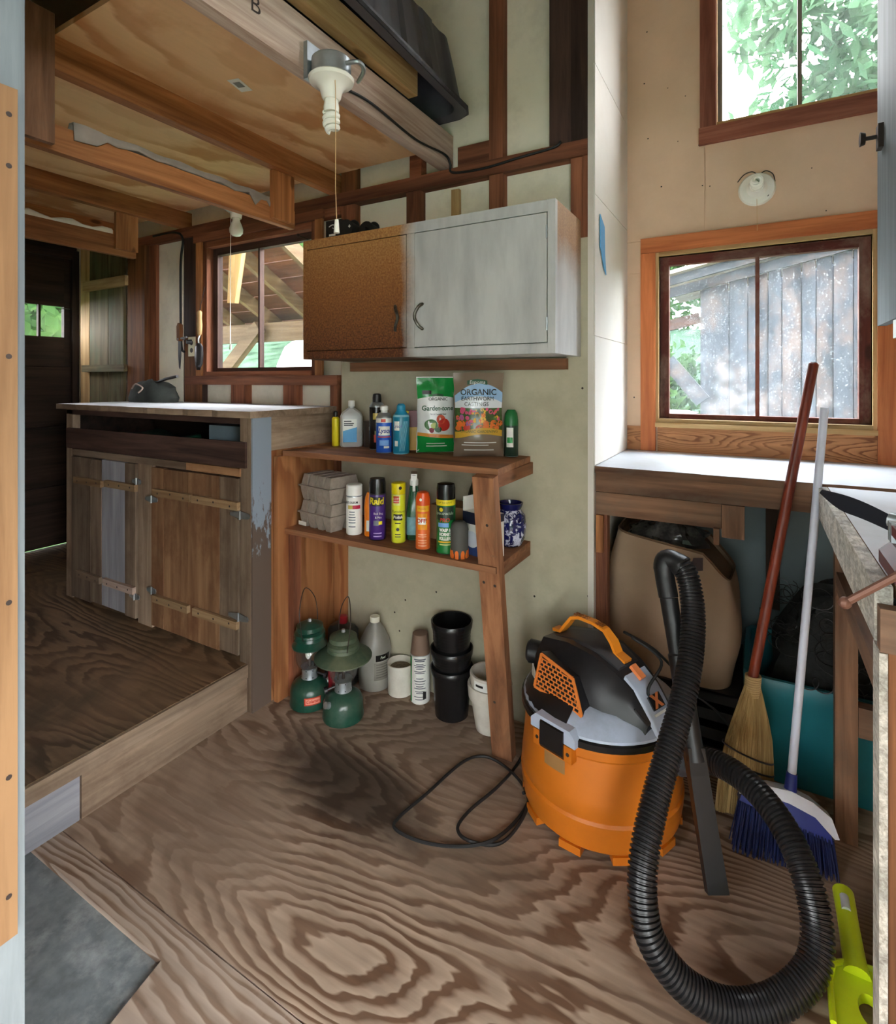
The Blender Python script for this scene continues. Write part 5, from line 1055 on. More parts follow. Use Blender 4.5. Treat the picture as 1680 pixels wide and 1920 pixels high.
x, y = -1.242, 1.792; t = thing('soil_cup', 'white plastic cup of dry soil under the shelf', 'cup', (x,y,.001)); b = B(); b.lathe([(.046,0),(.050,.003),(.052,.115),(.054,.118),(.054,.121),(.050,.121),(.049,.10)],26); b.lathe([(.049,.098),(.03,.104),(.002,.106)],26,mis=[1,1,1]); obj('cup', b, [col('cup_white',222,218,206,dirt=S(150,140,120),dirt_amt=.3), col('dry_soil',120,106,84,rough=1,var=.5,scale=80,bmp=.6)], t, smooth=True)
x, y = -1.143, 1.785; a = facing(x,y); t = can('lidded_spray_can', 'white and green spray can with tall brown cap under the shelf', x, y, .001, [(.034,0,0),(.038,.004,0),(.038,.185,1),(.036,.192,1)], [W_, M['steel']], [(.0385,.188),(.037,.20),(.030,.262),(.018,.264)], col('cap_brown',124,100,84,rough=.7), cat='spray can')
band(t,.0383,a-1.35,.35,.006,.18,col('pouch_green',24,140,62)); 
for k, z_ in enumerate([.172,.166,.155,.149,.143,.137,.127,.121,.10,.09,.08,.07,.062,.05,.044,.03,.02]): band(t,.0383,a-.05,.62-.12*(k%3),z_,z_+(.0045 if k < 2 else .0028),col('print_ink',60,66,80))
band(t,.0384,a+.45,.18,.022,.05,K,'barcode')
# black nursery pots, nested
def npot(label, z, r0, r1, h_, rings):
    t = thing('nursery_pot', label, 'plant pot', (-.992,1.768,z), 0, 'stack of black nursery pots'); pr_ = [(r0*.8,0),(r0,.004)]; n = 26
    for i in range(n+1):
        f_ = i/n; pr_.append((r0+(r1-r0)*f_ + (.0012*math.sin(f_*70) if rings and f_ > .25 else 0), .006+(h_-.03)*f_))
    pr_ += [(r1+.004,h_-.024),(r1+.006,h_-.002),(r1+.004,h_),(r1,h_-.002),(r1-.002,h_-.03),(r0-.002,.012),(.01,.010)]
    b = B(); b.lathe(pr_,36); obj('pot', b, M['blackgloss'], t, smooth=1.0); return t
npot('lowest black nursery pot of the nested stack', .001, .062, .074, .185, False); npot('middle black nursery pot of the nested stack', .105, .0625, .0745, .15, True); npot('topmost black nursery pot, standing open on the stack', .1912, .0635, .0725, .163, True)
def wpot(label, z, r0, r1, h_, m_):
    t = thing('clay_pot', label, 'plant pot', (-.832,1.765,z), 0, 'pale pots nested under the shelf'); b = B(); b.lathe([(r0*.9,0),(r0,.003),(r1-.008,h_-.05),(r1,h_-.048),(r1+.004,h_-.004),(r1+.002,h_),(r1-.005,h_),(r1-.009,h_-.03),(r0-.006,.012),(.01,.01)],34); obj('pot', b, m_, t, smooth=True); return t
m_ = col('pot_white',206,200,188,rough=.75,dirt=S(160,150,134),dirt_amt=.5); wpot('outer off-white flower pot beside the slanting leg', .001, .052, .078, .165, m_); tw = wpot('inner off-white flower pot with a paper label on its rim', .055, .048, .0695, .15, m_)
a = facing(-.838,1.765); band(tw,.0745,a-.35,.5,.112,.142,W_); band(tw,.0748,a-.55,.2,.124,.132,K)
# ================================================================== SHOP VACUUM
vx, vy, va = -.405, 1.618, math.radians(-24)
vc = thing('shop_vacuum', 'orange and black wet-dry shop vacuum with corrugated hose', 'vacuum', (vx,vy,0), va)
VI = winv(vc)
org = paint('vac_orange', S(196,108,22), .42, .06, 7, dirt=S(160,84,24), dirt_amt=.35)
vgrey = paint('vac_grey_lid', S(172,182,200), .3, .08, 6, dirt=S(84,84,88), dirt_amt=.45)
vblk = paint('vac_black', S(28,28,31), .34, .12, 7, dirt=S(80,84,94), dirt_amt=.28)
b = B(); b.lathe([(.19,.022),(.212,.025),(.222,.035),(.230,.085),(.231,.105),(.226,.112),(.226,.118),(.2285,.124),(.226,.16),(.220,.22),(.2165,.262),(.220,.268),(.220,.298),(.2,.30)],48); obj('tank', b, org, vc, smooth=.5)
def ang(a_): return math.radians(a_) - va           # world angle -> local angle
for k in range(10): an = k*math.pi/5; b = B(); b.M = Matrix.Rotation(an,4,'Z'); b.box(.195,.224,-.03,.03,.010,.03); obj('foot', b, org, vc, bevel=.004)
for k in range(4):
    an = ang(-76+45+90*k); b = B(); b.M = Matrix.Rotation(an,4,'Z'); b.cyl((.17,-.01,.016),(.17,.01,.016),.015,seg=14); obj('caster', b, M['blackmatt'], vc, smooth=True)
b = B(); b.lathe([(.218,.294),(.229,.296),(.229,.312),(.224,.316),(.20,.318)],48); obj('lid_skirt', b, M['blackgloss'], vc, smooth=.5)
b = B(); b.lathe([(.224,.314),(.222,.322),(.205,.336),(.165,.356),(.10,.36)],48); obj('lid', b, vgrey, vc, smooth=.5)
# dark ledge under the grille side
b = B(); R_ = []
for k in range(11):
    a_ = ang(-200+ 10*k); R_.append([(r_*math.cos(a_), r_*math.sin(a_), z_) for (r_,z_) in ((.2245,.318),(.2075,.3375),(.168,.3585),(.15,.3615),(.15,.34))])
b.loft(R_); obj('lid_ledge', b, vblk, vc, smooth=.6)
# motor head, lofted along the handle axis
def sec(x, wb, wm, wt, z0, zm, zt): return [(x,-wb,z0),(x,-wm,zm),(x,-wt,zt),(x,wt,zt),(x,wm,zm),(x,wb,z0)]
b = B(); b.loft([sec(-.190,.07,.065,.05,.33,.37,.40), sec(-.165,.115,.10,.065,.33,.40,.445), sec(-.06,.142,.125,.072,.33,.42,.470), sec(.03,.140,.12,.070,.33,.42,.468), sec(.10,.125,.10,.062,.33,.405,.445), sec(.150,.10,.08,.055,.33,.385,.415), sec(.200,.075,.06,.05,.325,.345,.352)])
obj('motor_head', b, vblk, vc, bevel=.010, bseg=2, smooth=.7)
# recessed top strip and pale shoulders
b = B(); b.loft([sec(-.14,.04,.04,.035,.44,.447,.452), sec(-.05,.05,.05,.045,.46,.470,.476), sec(.05,.05,.05,.045,.46,.470,.474), sec(.10,.045,.045,.04,.44,.448,.452)]); obj('top_spine', b, M['dusty'], vc, bevel=.004, smooth=.7)
b = B(); b.loft([sec(.120,.052,.05,.045,.42,.434,.440), sec(.160,.050,.048,.043,.392,.408,.413), sec(.207,.046,.044,.04,.335,.352,.358), sec(.222,.044,.042,.038,.31,.325,.33)]); obj('control_panel', b, vgrey, vc, bevel=.004, smooth=.7)
b = B(); b.bar((.112,-.0,.452),(.146,-.0,.430),.022,.010,up=(.6,0,.8)); obj('power_switch', b, col('switch_orange',238,140,84,rough=.35), vc, bevel=.003)
pn = Vector((.785,0,.62)).normalized(); pe = Vector((0,1,0)); pu = Vector((-.62,0,.785)).normalized(); pc = Vector((.186,0,.3865))
b = B(); b.bar(pc-pu*.017, pc+pu*.017, .05, .004, up=pn); obj('badge_plate', b, vblk, vc, bevel=.001)
txt('X', .040, col('switch_orange',238,140,84), vc, onface(pc+pn*.0035, pe, pu), bold=.003)
b = B(); b.bar(pc-pu*.030-pn*.001, pc-pu*.024-pn*.001, .06, .003, up=pn); obj('badge_line', b, M['white'], vc)
# grille on the camera side: orange lattice over black
n_ = Vector((0,-.97,.25)).normalized(); gu = Vector((1,0,0)); gv = n_.cross(gu); gv = gv if gv.z > 0 else -gv
go = Vector((-.016,-.1445,.387))
quad_ = [(-.082,.053),(.040,.036),(.088,-.042),(-.088,-.040)]
def G(x, y, o_=0.0): return go + gu*x + gv*y + n_*o_
b = B(); b.loft([[G(x*1.06,y*1.1,-.03) for x,y in quad_],[G(x*1.05,y*1.1,.010) for x,y in quad_]]); obj('grille_bezel', b, vblk, vc, bevel=.004)
b = B(); b.loft([[G(x*.93,y*.90,.0102) for x,y in quad_],[G(x*.93,y*.90,.0112) for x,y in quad_]]); obj('grille_backing', b, M['black'], vc)
def yr(x):
    t_ = (x+.082)/.122 if x < .040 else 1; top_ = .053+(.036-.053)*min(max(t_,0),1)
    if x > .040: top_ = .036 + (-.042-.036)*(x-.040)/.048
    return -.041, top_
b = B(); nr = 9
for i in range(nr+1):
    y_ = -.040 + .092*i/nr; xs_ = [x for x in [-.086+.002*k for k in range(88)] if yr(x)[1] >= y_-.001]
    if len(xs_) > 3: b.bar(G(xs_[0],y_,.0125), G(xs_[-1],y_,.0125), .0028, .003, up=n_)
    if i < nr:
        k = 0; x = -.084 + (.009 if i % 2 else 0)
        while x < .088:
            if yr(x)[1] >= y_+.0093: b.bar(G(x,y_,.0123), G(x,y_+.0093,.0123), .0035, .003, up=n_)
            x += .018
for i in range(4):
    p_, q_ = quad_[i], quad_[(i+1)%4]; b.bar(G(*p_,.012), G(*q_,.012), .007, .005, up=n_)
gr_ = obj('grille', b, paint('grille_orange', S(222,128,56), .45, .06), vc); gr_['kind'] = 'stuff'
# exhaust port and sticker on the back left
b = B(); b.cyl((-.165,-.05,.385),(-.212,-.075,.385),.034,.036,20); b.cyl((-.208,-.073,.385),(-.218,-.078,.385),.036,.030,20); obj('exhaust_port', b, vblk, vc, smooth=True)
b = B(); b.bar((-.166,-.112,.36),(-.138,-.130,.352),.003,.036,up=(0,0,1)); obj('sticker', b, M['white'], vc)
# handle
hp = [(-.172,0,.452),(-.142,0,.456),(-.122,0,.482),(-.10,0,.512),(-.07,0,.523),(-.02,0,.525),(.022,0,.518),(.050,0,.494),(.066,0,.466),(.098,0,.456)]
b = B(); R_ = []
for i, p in enumerate(hp):
    p = Vector(p); t_ = (Vector(hp[min(i+1,len(hp)-1)])-Vector(hp[max(i-1,0)])).normalized(); u_ = Vector((0,1,0)).cross(t_)*-1; hw = .013 if 2 < i < 7 else .016
    R_.append([p+Vector((0,-hw,0))-u_*.004, p+Vector((0,hw,0))-u_*.004, p+Vector((0,hw,0))+u_*.005, p+Vector((0,-hw,0))+u_*.005])
b.loft(R_); hd = obj('handle', b, paint('handle_orange', S(240,146,40), .38, .05), vc, bevel=.002)
for i in range(7):
    x_ = -.085+.016*i
    for sy_ in (-.0055,.0055): b = B(); b.box(x_-.006,x_+.006,sy_-.0035,sy_+.0035,.5262,.5292); obj('grip_slot', b, col('slot_brown',140,74,20), hd)
# latch, tape and boss on the near left side
la_ = ang(-108); b = B(); b.M = Matrix.Rotation(la_,4,'Z')
b.prism([(.226,.33),(.236,.322),(.238,.262),(.232,.252),(.224,.262)], -.038, .038, 'y'); obj('latch', b, M['blackgloss'], vc, bevel=.003)
b = B(); b.M = Matrix.Rotation(la_,4,'Z'); b.box(.21,.232,-.062,.062,.250,.292); obj('latch_boss', b, org, vc, bevel=.006)
for s_ in (-1,1): b = B(); b.M = Matrix.Rotation(la_,4,'Z'); b.cyl((.231,s_*.050,.272),(.2335,s_*.050,.272),.005,seg=10); obj('screw', b, M['nail'], vc)
b = B(); b.patch(.2235,la_-.15,la_+.15,.205,.25,8); obj('tape', b, col('old_tape',150,112,70,rough=.3), vc)
b = B(); b.M = Matrix.Rotation(la_,4,'Z'); b.prism([(-.072,.295),(.072,.295),(.072,.318),(.055,.334),(-.055,.334),(-.072,.318)], .205, .232, 'x'); obj('lid_lug', b, vgrey, vc, bevel=.003)
# hose: corrugated tube through the air, looped on the floor towards the doorway
hpts = [(1283,1428,1.47),(1335,1428,1.42),(1400,1466,1.33),(1463,1540,1.24),(1510,1640,1.16),(1532,1740,1.11),(1520,1820,1.075),(1455,1878,1.055),(1370,1890,1.052),(1285,1848,1.065),(1225,1770,1.09),(1205,1690,1.12),(1208,1600,1.16),(1230,1495,1.22),(1258,1395,1.28),(1283,1300,1.34),(1297,1215,1.40),(1299,1140,1.45),(1287,1075,1.49),(1262,1048,1.52),(1243,1056,1.535)]
path = spline([atd(*p) for p in hpts], 40)
L_ = [0.0]
for i in range(1, len(path)): L_.append(L_[-1] + (path[i]-path[i-1]).length)
def along(s_):
    import bisect
    i = min(max(bisect.bisect_left(L_, s_), 1), len(L_)-1); f_ = (s_-L_[i-1])/(L_[i]-L_[i-1]+1e-9); return path[i-1].lerp(path[i], f_)
pts_, rs_ = [], []; pitch = .0092; s_ = .05
while s_ < L_[-1]-.06:
    for (o_, r_) in ((0,.0262),(.18,.0305),(.62,.0305),(.8,.0262)): pts_.append(along(s_+pitch*o_)); rs_.append(r_)
    s_ += pitch
b = B(); b.M = VI.copy(); b.tube(pts_, rs_, 18); obj('hose', b, paint('hose_black', S(30,30,32), .32, .1), vc, smooth=.9)
b = B(); b.M = VI.copy(); b.tube([along(.0),along(.02),along(.06),along(.065)], [.034,.034,.033,.030], 18); b.tube([Vector((vx+.17,vy-.03,.24)), along(0), along(.02)], [.04,.038,.035], 18); obj('hose_cuff', b, M['dusty'], vc, smooth=True)
# wand: curved handle at the hose end, straight tube, crevice tool on the floor
wt, wb_ = atd(1243,1056,1.535), Vector((-.077,1.425,.012))
b = B(); b.M = VI.copy(); e0 = along(L_[-1]-.065); d_ = (wb_-wt).normalized()
b.tube(spline([e0, along(L_[-1]-.02), wt+d_*.015, wt+d_*.09], 6), [.031]*3+[.0285]*10+[.026]*6, 16); obj('hose_elbow', b, M['black'], vc, smooth=True)
b = B(); b.M = VI.copy(); m1, m2 = wt.lerp(wb_,.12), wt.lerp(wb_,.62); b.tube([m1, wt.lerp(wb_,.3), wt.lerp(wb_,.305), m2], [.024,.0225,.026,.024], 16); obj('wand', b, M['black'], vc, smooth=True)
b = B(); b.M = VI.copy(); R_ = []
for (f_, hw, hh) in ((.58,.021,.021),(.66,.023,.014),(.80,.024,.011),(.97,.025,.010)):
    p = wt.lerp(wb_, f_); sd_ = Vector((CY,SY,0)); up_ = d_.cross(sd_).normalized(); R_.append([p-sd_*hw-up_*hh, p+sd_*hw-up_*hh, p+sd_*hw+up_*hh, p-sd_*hw+up_*hh])
b.loft(R_); obj('crevice_tool', b, M['black'], vc, bevel=.003)
# cords
cz = .006
cp = [(985,1345),(976,1425),(935,1478),(880,1520),(858,1556),(880,1582),(935,1582),(975,1545),(990,1500),(962,1450),(915,1422),(870,1432),(800,1488),(748,1535),(742,1560),(790,1578),(860,1590),(925,1580),(975,1530),(995,1490)]
pts_ = [fl(u_, v_, cz) + Vector((0,0,.004*(i%3))) for i, (u_, v_) in enumerate(cp)]; pts_[0] = Vector((-.62,1.72,.15)); pts_.append(Vector((-.60,1.50,.03)))
b = B(); b.M = VI.copy(); b.tube(spline(pts_, 9), .0045, 7); obj('power_cord', b, M['blackmatt'], vc, smooth=True)
b = B(); b.M = VI.copy(); b.tube(spline([atd(1185,1195,1.50),atd(1240,1240,1.49),atd(1215,1300,1.46),atd(1262,1365,1.45),atd(1270,1400,1.46)], 8), .004, 7)
b.tube(spline([atd(1170,1185,1.56),atd(1235,1225,1.6),atd(1290,1300,1.58),atd(1262,1380,1.5)], 8), .004, 7)
b.tube(spline([atd(1190,1330,1.43),atd(1215,1355,1.42),atd(1255,1360,1.43),atd(1275,1330,1.46)], 8), .003, 6); obj('power_cord', b, M['blackmatt'], vc, smooth=True)
b = B(); b.M = VI.copy(); b.tube(spline([atd(1300,1300,1.62),atd(1350,1340,1.6),atd(1382,1390,1.58),atd(1375,1425,1.58),atd(1350,1432,1.58)], 8), .0035, 6); obj('power_cord', b, M['blackmatt'], vc, smooth=True)

# ================================================================== UNDER THE BAY BENCH
t = thing('plastic_crate', 'black plastic crate under the tan sack below the bay bench', 'crate', (-.235,2.14,.001))
b = B(); hx_, hy_ = .19, .20
b.box(-hx_,hx_,-hy_,hy_,0,.012)
for z_ in (.03,.09,.15,.21): b.box(-hx_,hx_,-hy_,-hy_+.012,z_,z_+.035); b.box(-hx_,hx_,hy_-.012,hy_,z_,z_+.035); b.box(-hx_,-hx_+.012,-hy_,hy_,z_,z_+.035); b.box(hx_-.012,hx_,-hy_,hy_,z_,z_+.035)
for x_ in (-hx_,-.06,.05,hx_-.014): b.box(x_,x_+.014,-hy_-.001,-hy_+.012,.0,.245)
b.box(-hx_,hx_,-hy_,hy_,.238,.246); obj('crate', b, M['blackmatt'], t)
t = thing('tan_sack', 'full tan canvas sack with a dark patch standing under the bay bench', 'sack', (-.255,2.115,.248))
b = B(); R_ = []
for k in range(15):
    f_ = k/14; hx_ = .195+.02*math.sin(f_*3)-.028*max(0,f_-.75)*4*.6; hy_ = .165-.02*f_; ring = []
    for i in range(40):
        th = 2*math.pi*i/40; c_, s_ = math.cos(th), math.sin(th); e = .34
        px = hx_*math.copysign(abs(c_)**e, c_); py = hy_*math.copysign(abs(s_)**e, s_)
        hz = .475 - .055*(px/.2+1)*.5 - (.10*max(0,(px-.10)/.1) if px > .10 else 0)
        z_ = hz*f_; wr_ = .010*noise.noise((px*9,py*9,z_*7)); ring.append((px+wr_-.03*(1-f_)*(.3), py-wr_, z_))
    R_.append(ring)
b.loft(R_, caps=False); b._f([b.v((x_*.97,y_*.97,z_*.94)) for (x_,y_,z_) in R_[-1]]); b._f(list(reversed([b.v(p) for p in R_[0]])))
obj('sack', b, paint('tan_canvas', S(164,138,114), .85, .08, 5, dirt=S(128,104,82), dirt_amt=.5, bmp=.1), t, smooth=.9)
b = B(); b.tube([(x_*1.0,y_*1.0-.001,z_-.004) for (x_,y_,z_) in R_[-1]], .004, 5, closed=True); obj('hem', b, col('hem_brown',110,84,62,rough=.9), t)
b = B(); q = [at(1292,1072,1.945),at(1318,1070,1.945),at(1318,1046,1.945),at(1300,1046,1.945)]; b._f([b.v((p[0]+.255,p[1]-2.115,p[2]-.248)) for p in q]); obj('patch', b, col('dark_patch',60,44,46,rough=.7), t)
def crumple(label, name, x, y, z, sx_, sy_, sz_, m, seed, cat):
    t = thing(name, label, cat, (x,y,z)); b = B(); R_ = []
    for k in range(11):
        a_ = math.pi/2*k/10; R_.append([(sx_*(math.cos(a_)+.02)*math.cos(q)*(1+.35*noise.noise((math.cos(q)*2.5,math.sin(q)*2.5,k*.5+seed))), sy_*(math.cos(a_)+.02)*math.sin(q)*(1+.35*noise.noise((math.cos(q)*2.5+4,math.sin(q)*2.5,k*.5+seed))), sz_*math.sin(a_)*(1+.4*noise.noise((math.cos(q)*2,math.sin(q)*2,seed+7)))) for q in [2*math.pi*i/36 for i in range(36)]])
    b.loft(R_); obj('film', b, m, t, smooth=.5); return t
film = paint('black_film', S(52,50,50), .12, .4, 18, dirt=S(150,146,140), dirt_amt=.5)
crumple('crumpled dark plastic film stuffed in the mouth of the tan sack', 'plastic_film', -.28, 2.09, .675, .13, .10, .085, film, 1.0, 'plastic film')
tag(box('dark_post', M['darkboard_z'], ux(1436,YR-.04), ux(1462,YR-.04), YR-.045, YR-.005, .40, .932, None, .003), 'dark wooden post against the bay wall behind the red broom handle', 'post')
# teal tote with a tangle of black netting
t = thing('storage_tote', 'teal plastic storage tote under the bench behind the brooms', 'tote', (.27,2.125,.001))
teal = paint('tote_teal', S(34,120,132), .38, .06, 6, dirt=S(24,84,94), dirt_amt=.3); X_, Y_, Hh = .305, .20, .335
b = B(); rr2 = lambda hx_,hy_,z_: [(p_,q_,z_) for p_,q_ in nring(rrect(hx_,hy_,.035),48)]
b.loft([rr2(X_-.05,Y_-.045,0),rr2(X_-.03,Y_-.025,.15),rr2(X_-.024,Y_-.02,.152),rr2(X_-.012,Y_-.01,Hh-.05),rr2(X_,Y_,Hh-.05),rr2(X_+.003,Y_+.003,Hh-.006),rr2(X_,Y_,Hh),rr2(X_-.014,Y_-.014,Hh),rr2(X_-.03,Y_-.03,.05)], caps=False); b._f([b.v(p) for p in rr2(X_-.05,Y_-.045,0.001)]); b._f([b.v(p) for p in rr2(X_-.03,Y_-.03,.05)])
obj('tub', b, teal, t, smooth=.6)
t = thing('netting_tangle', 'dark tangle of black wire and netting heaped in the teal tote', 'netting', (.27,2.125,.10))
b = B(); R_ = []
for k in range(13):
    a_ = math.pi/2*k/12; R_.append([(.235*(math.cos(a_)**.5+.02)*math.copysign(abs(math.cos(q))**.7,math.cos(q))*(1+.12*noise.noise((math.cos(q)*3,math.sin(q)*3,k*.5))), .145*(math.cos(a_)**.5+.02)*math.copysign(abs(math.sin(q))**.7,math.sin(q))*(1+.12*noise.noise((math.cos(q)*3,math.sin(q)*3+5,k*.5))), .46*math.sin(a_)*(1+.12*noise.noise((math.cos(q)*3,math.sin(q)*3,9)))) for q in [2*math.pi*i/40 for i in range(40)]])
b.loft(R_); obj('heap', b, paint('netting_black', S(24,26,26), .85, .5, 60, bmp=.8), t, smooth=.5)
b = B(); rg = random.Random(12)
for k in range(46):
    q = rg.uniform(-3.0,.1); base_ = Vector((.22*math.cos(q), .15*math.sin(q)-.01, rg.uniform(.22,.50))); r_ = rg.uniform(.02,.05); ax = rg.uniform(0,3); pts_ = []
    for i in range(18):
        w_ = i/17*7; pts_.append(base_ + Vector((r_*math.cos(w_+ax)+.02*i/17, -.012+.012*math.sin(w_*1.3), r_*math.sin(w_+ax)*.8+.006*i/17)))
    b.tube(pts_, .0014, 4)
obj('wire', b, M['black'], t)
b = B()
p = at(1505,1285,1.915); pts_ = []
for i in range(50): w_ = i/49*4*math.pi; pts_.append((p[0]-.015+.075*i/49+.016*math.cos(w_), 1.912, p[2]+.012+.02*math.sin(w_)))
b.tube(pts_, .0018, 5); tag(obj('wire_coil', b, M['black'], None), 'small coil of black wire hanging on the front of the teal tote', 'wire')
# ================================================================== BROOMS
sb2 = thing('straw_broom', 'corn straw broom with red-brown wooden handle leaning on the bench', 'broom', (0,0,0))
hb, ht = Vector((-.010,1.775,.40)), Vector(at(1526,680,1.885))
b = B(); b.tube([hb, hb.lerp(ht,.5), ht-(ht-hb)*.005, ht], [.0135,.0140,.0132,.009], 16); obj('handle', b, wood('broom_red', S(150,66,44), S(104,40,28), 'z', across=40, along=2, rough=.32, vary=0, contrast=.35), sb2, smooth=True)
nk = at(1408,1262,1.785); b = B(); sc_ = Vector((CY,SY,0)); up_ = (ht-hb).normalized()
fan = [(.00,.016,.014),(.04,.028,.018),(.10,.045,.022),(.16,.060,.024),(.24,.070,.023),(.30,.074,.021),(.365,.076,.019)]
dn = Vector((-.06,-.02,-.98)).normalized(); n0 = Vector((-.010,1.775,.385)); fwd = sc_.cross(dn).normalized()
R_ = []
for (l_, wd, th) in fan: c_ = n0 + dn*l_; R_.append([c_ + sc_*(wd*math.cos(q)) + fwd*(th*math.sin(q)) for q in [2*math.pi*i/28 for i in range(28)]])
b.loft(R_); straw = wood('straw', S(206,178,124), S(150,118,70), 'z', across=120, along=3, vary=0.0, contrast=.6); obj('straw_core', b, straw, sb2, smooth=True)
b = B(); rg = random.Random(2)
for k in range(260):
    q = rg.uniform(0,2*math.pi); j = rg.uniform(.97,1.07); pp = []
    for (l_, wd, th) in fan: pp.append(n0 + dn*(l_*(1+rg.uniform(-.004,.004))) + sc_*(wd*math.cos(q)*j) + fwd*(th*math.sin(q)*j))
    b.tube(pp, .0016, 4)
st_ = obj('straw', b, straw, sb2); st_['kind'] = 'stuff'
for l_ in (.20,.235,.262,.288):
    k_ = l_; f_ = [(a_, b_, c_) for a_, b_, c_ in fan]; 
    for i in range(len(f_)-1):
        if f_[i][0] <= l_ <= f_[i+1][0]: u_ = (l_-f_[i][0])/(f_[i+1][0]-f_[i][0]); wd = f_[i][1]+(f_[i+1][1]-f_[i][1])*u_; th = f_[i][2]+(f_[i+1][2]-f_[i][2])*u_
    b = B(); b.tube([n0+dn*(l_+.030*math.cos(q))+sc_*((wd*1.12)*math.cos(q))+fwd*((th*1.22)*math.sin(q)) for q in [2*math.pi*i/28 for i in range(28)]], .0024, 5, closed=True); obj('stitching', b, col('stitch_black',40,36,40), sb2)
b = B()
for k in range(9): b.tube([n0-dn*(.02-.0065*k)+sc_*(.0185*math.cos(q))+fwd*(.017*math.sin(q)) for q in [2*math.pi*i/20 for i in range(20)]], .0034, 6, closed=True)
obj('binding', b, col('binding_straw',190,160,112,rough=.7), sb2, smooth=True)
pb = thing('push_broom', 'angled broom with white pole and blue bristles leaning on the bench', 'broom', (0,0,0))
pb0, pt = Vector((.078,1.715,.150)), Vector(at(1546,765,1.868))
pale = col('pole_white',206,210,226,rough=.3,var=.03)
b = B(); b.tube([pb0.lerp(pt,.02), pt], [.0105,.0105], 16); obj('pole', b, pale, pb, smooth=True)
b = B(); b.tube([pb0.lerp(pt,-.01), pb0.lerp(pt,.045)], [.0155,.013], 16); obj('socket', b, col('broom_blue',30,46,124,rough=.4), pb, smooth=True)
ex = Vector((.93,.12,-.20)).normalized(); ez = Vector((-.05,.25,.97)); ey = ez.cross(ex).normalized()*-1; ez = ex.cross(ey).normalized(); ez = ez if ez.z > 0 else -ez
co = Vector((.070,1.708,.115))
def HB(x,y,z): return co + ex*x + ey*y + ez*z
b = B(); b.loft([[HB(x,y_,z) for x,z in [(-.115,-.018),(-.108,.006),(-.05,.030),(.0,.040),(.05,.036),(.095,.018),(.118,-.022),(.108,-.026),(.06,.004),(.0,.010),(-.06,.004)]] for y_ in (-.020,.020)]); obj('cap', b, col('cap_white',214,216,226,rough=.3), pb, bevel=.003)
b = B(); b.loft([[HB(x,y_,z) for x,z in [(-.112,-.034),(-.108,-.010),(-.06,.004),(.0,.010),(.06,.004),(.100,-.022),(.106,-.040)]] for y_ in (-.0185,.0185)]); obj('block', b, M['broom_blue'], pb, bevel=.002)
b = B(); rg = random.Random(6)
for i in range(40):
    for j in range(7):
        x_ = -.107+.212*i/39+rg.uniform(-.002,.002); y_ = -.016+.032*j/6; p0 = HB(x_, y_, -.030); sp_ = HB(x_*1.12+rg.uniform(-.004,.004), y_*1.6, -.03); q0 = Vector((sp_.x-.006, sp_.y-.045, .002+rg.uniform(0,.004))); b.tube([p0, p0.lerp(q0,.5)+Vector((0,-.004,0)), q0], [.0018,.0017,.0014], 4)
bl = obj('bristles', b, paint('bristle_blue', S(22,34,80), .6, .35, 40), pb); bl['kind'] = 'stuff'
# ================================================================== LIME DUSTPAN AT THE LOWER RIGHT
p0 = fl(1580,1668,.055); p1 = fl(1604,1812,.030)
lime = col('lime_plastic',196,216,30,rough=.35,var=.05); t = thing('dustpan', 'lime green dustpan with thick round handle on the floor by the right bench', 'dustpan', (0,0,0))
b = B(); d_ = (p1-p0).normalized(); b.tube([p0, p0+d_*.006, p0.lerp(p1,.5), p1, p1+d_*.02], [.012,.021,.020,.0215,.024], 18); obj('handle', b, lime, t, smooth=True)
b = B(); b.tube([p0+d_*.030+Vector((-.002,-.0055,.0175)), p0+d_*.062+Vector((-.002,-.0055,.0170))], [.009,.009], 10); obj('hang_slot', b, col('slot_pale',196,204,206), t, smooth=True)
px_, py_ = p1.x, p1.y
def plate(z0, z1, ow, oy0, oy1, grow=0): return None
b = B(); ol_ = [(-.030,.0),(-.046,-.02),(-.052,-.06),(-.055,-.30),(.085,-.30),(.080,-.06),(.074,-.02),(.05,.004),(.02,.014)]
hole = [(.014+.021*math.cos(q), -.075+.034*math.sin(q)) for q in [2*math.pi*i/18 for i in range(18)]]
def pt3(p, z_): return (px_+p[0], py_-.005+p[1], z_)
oo = nring(ol_, 36)
import_pairs = []
for (za, zb) in ((.006,.030),):
    OT = [b.v(pt3(p, zb)) for p in oo]; OB = [b.v(pt3(p, za)) for p in oo]
    # hole ring resampled by angle from its centre
    hc = Vector((.014,-.075,0)); hh = []
    for p in oo:
        a_ = math.atan2(p[1]-hc.y, p[0]-hc.x); hh.append((hc.x+.020*math.cos(a_), hc.y+.033*math.sin(a_)))
    HT = [b.v(pt3(p, zb-.004)) for p in hh]; HBt = [b.v(pt3(p, za)) for p in hh]; n = len(oo)
    for i in range(n):
        j = (i+1)%n; b._f([OT[i],OT[j],HT[j],HT[i]]); b._f([OB[i],OT[i],OT[j],OB[j]][::-1]); b._f([HT[i],HT[j],HBt[j],HBt[i]]); b._f([OB[i],OB[j],HBt[j],HBt[i]][::-1])
obj('pan', b, lime, t, smooth=.6)
b = B(); b.tube([pt3((p[0]*.98,p[1]*.98),.031) for p in oo[:14]+oo[24:]][::1], .004, 6) if False else b.tube([pt3(q,.031) for q in [(-.052,-.14),(-.05,-.05),(-.040,-.012),(-.01,.010),(.03,.014),(.062,-.004),(.078,-.05),(.083,-.14)]], .006, 8); obj('rim', b, lime, t, smooth=True)
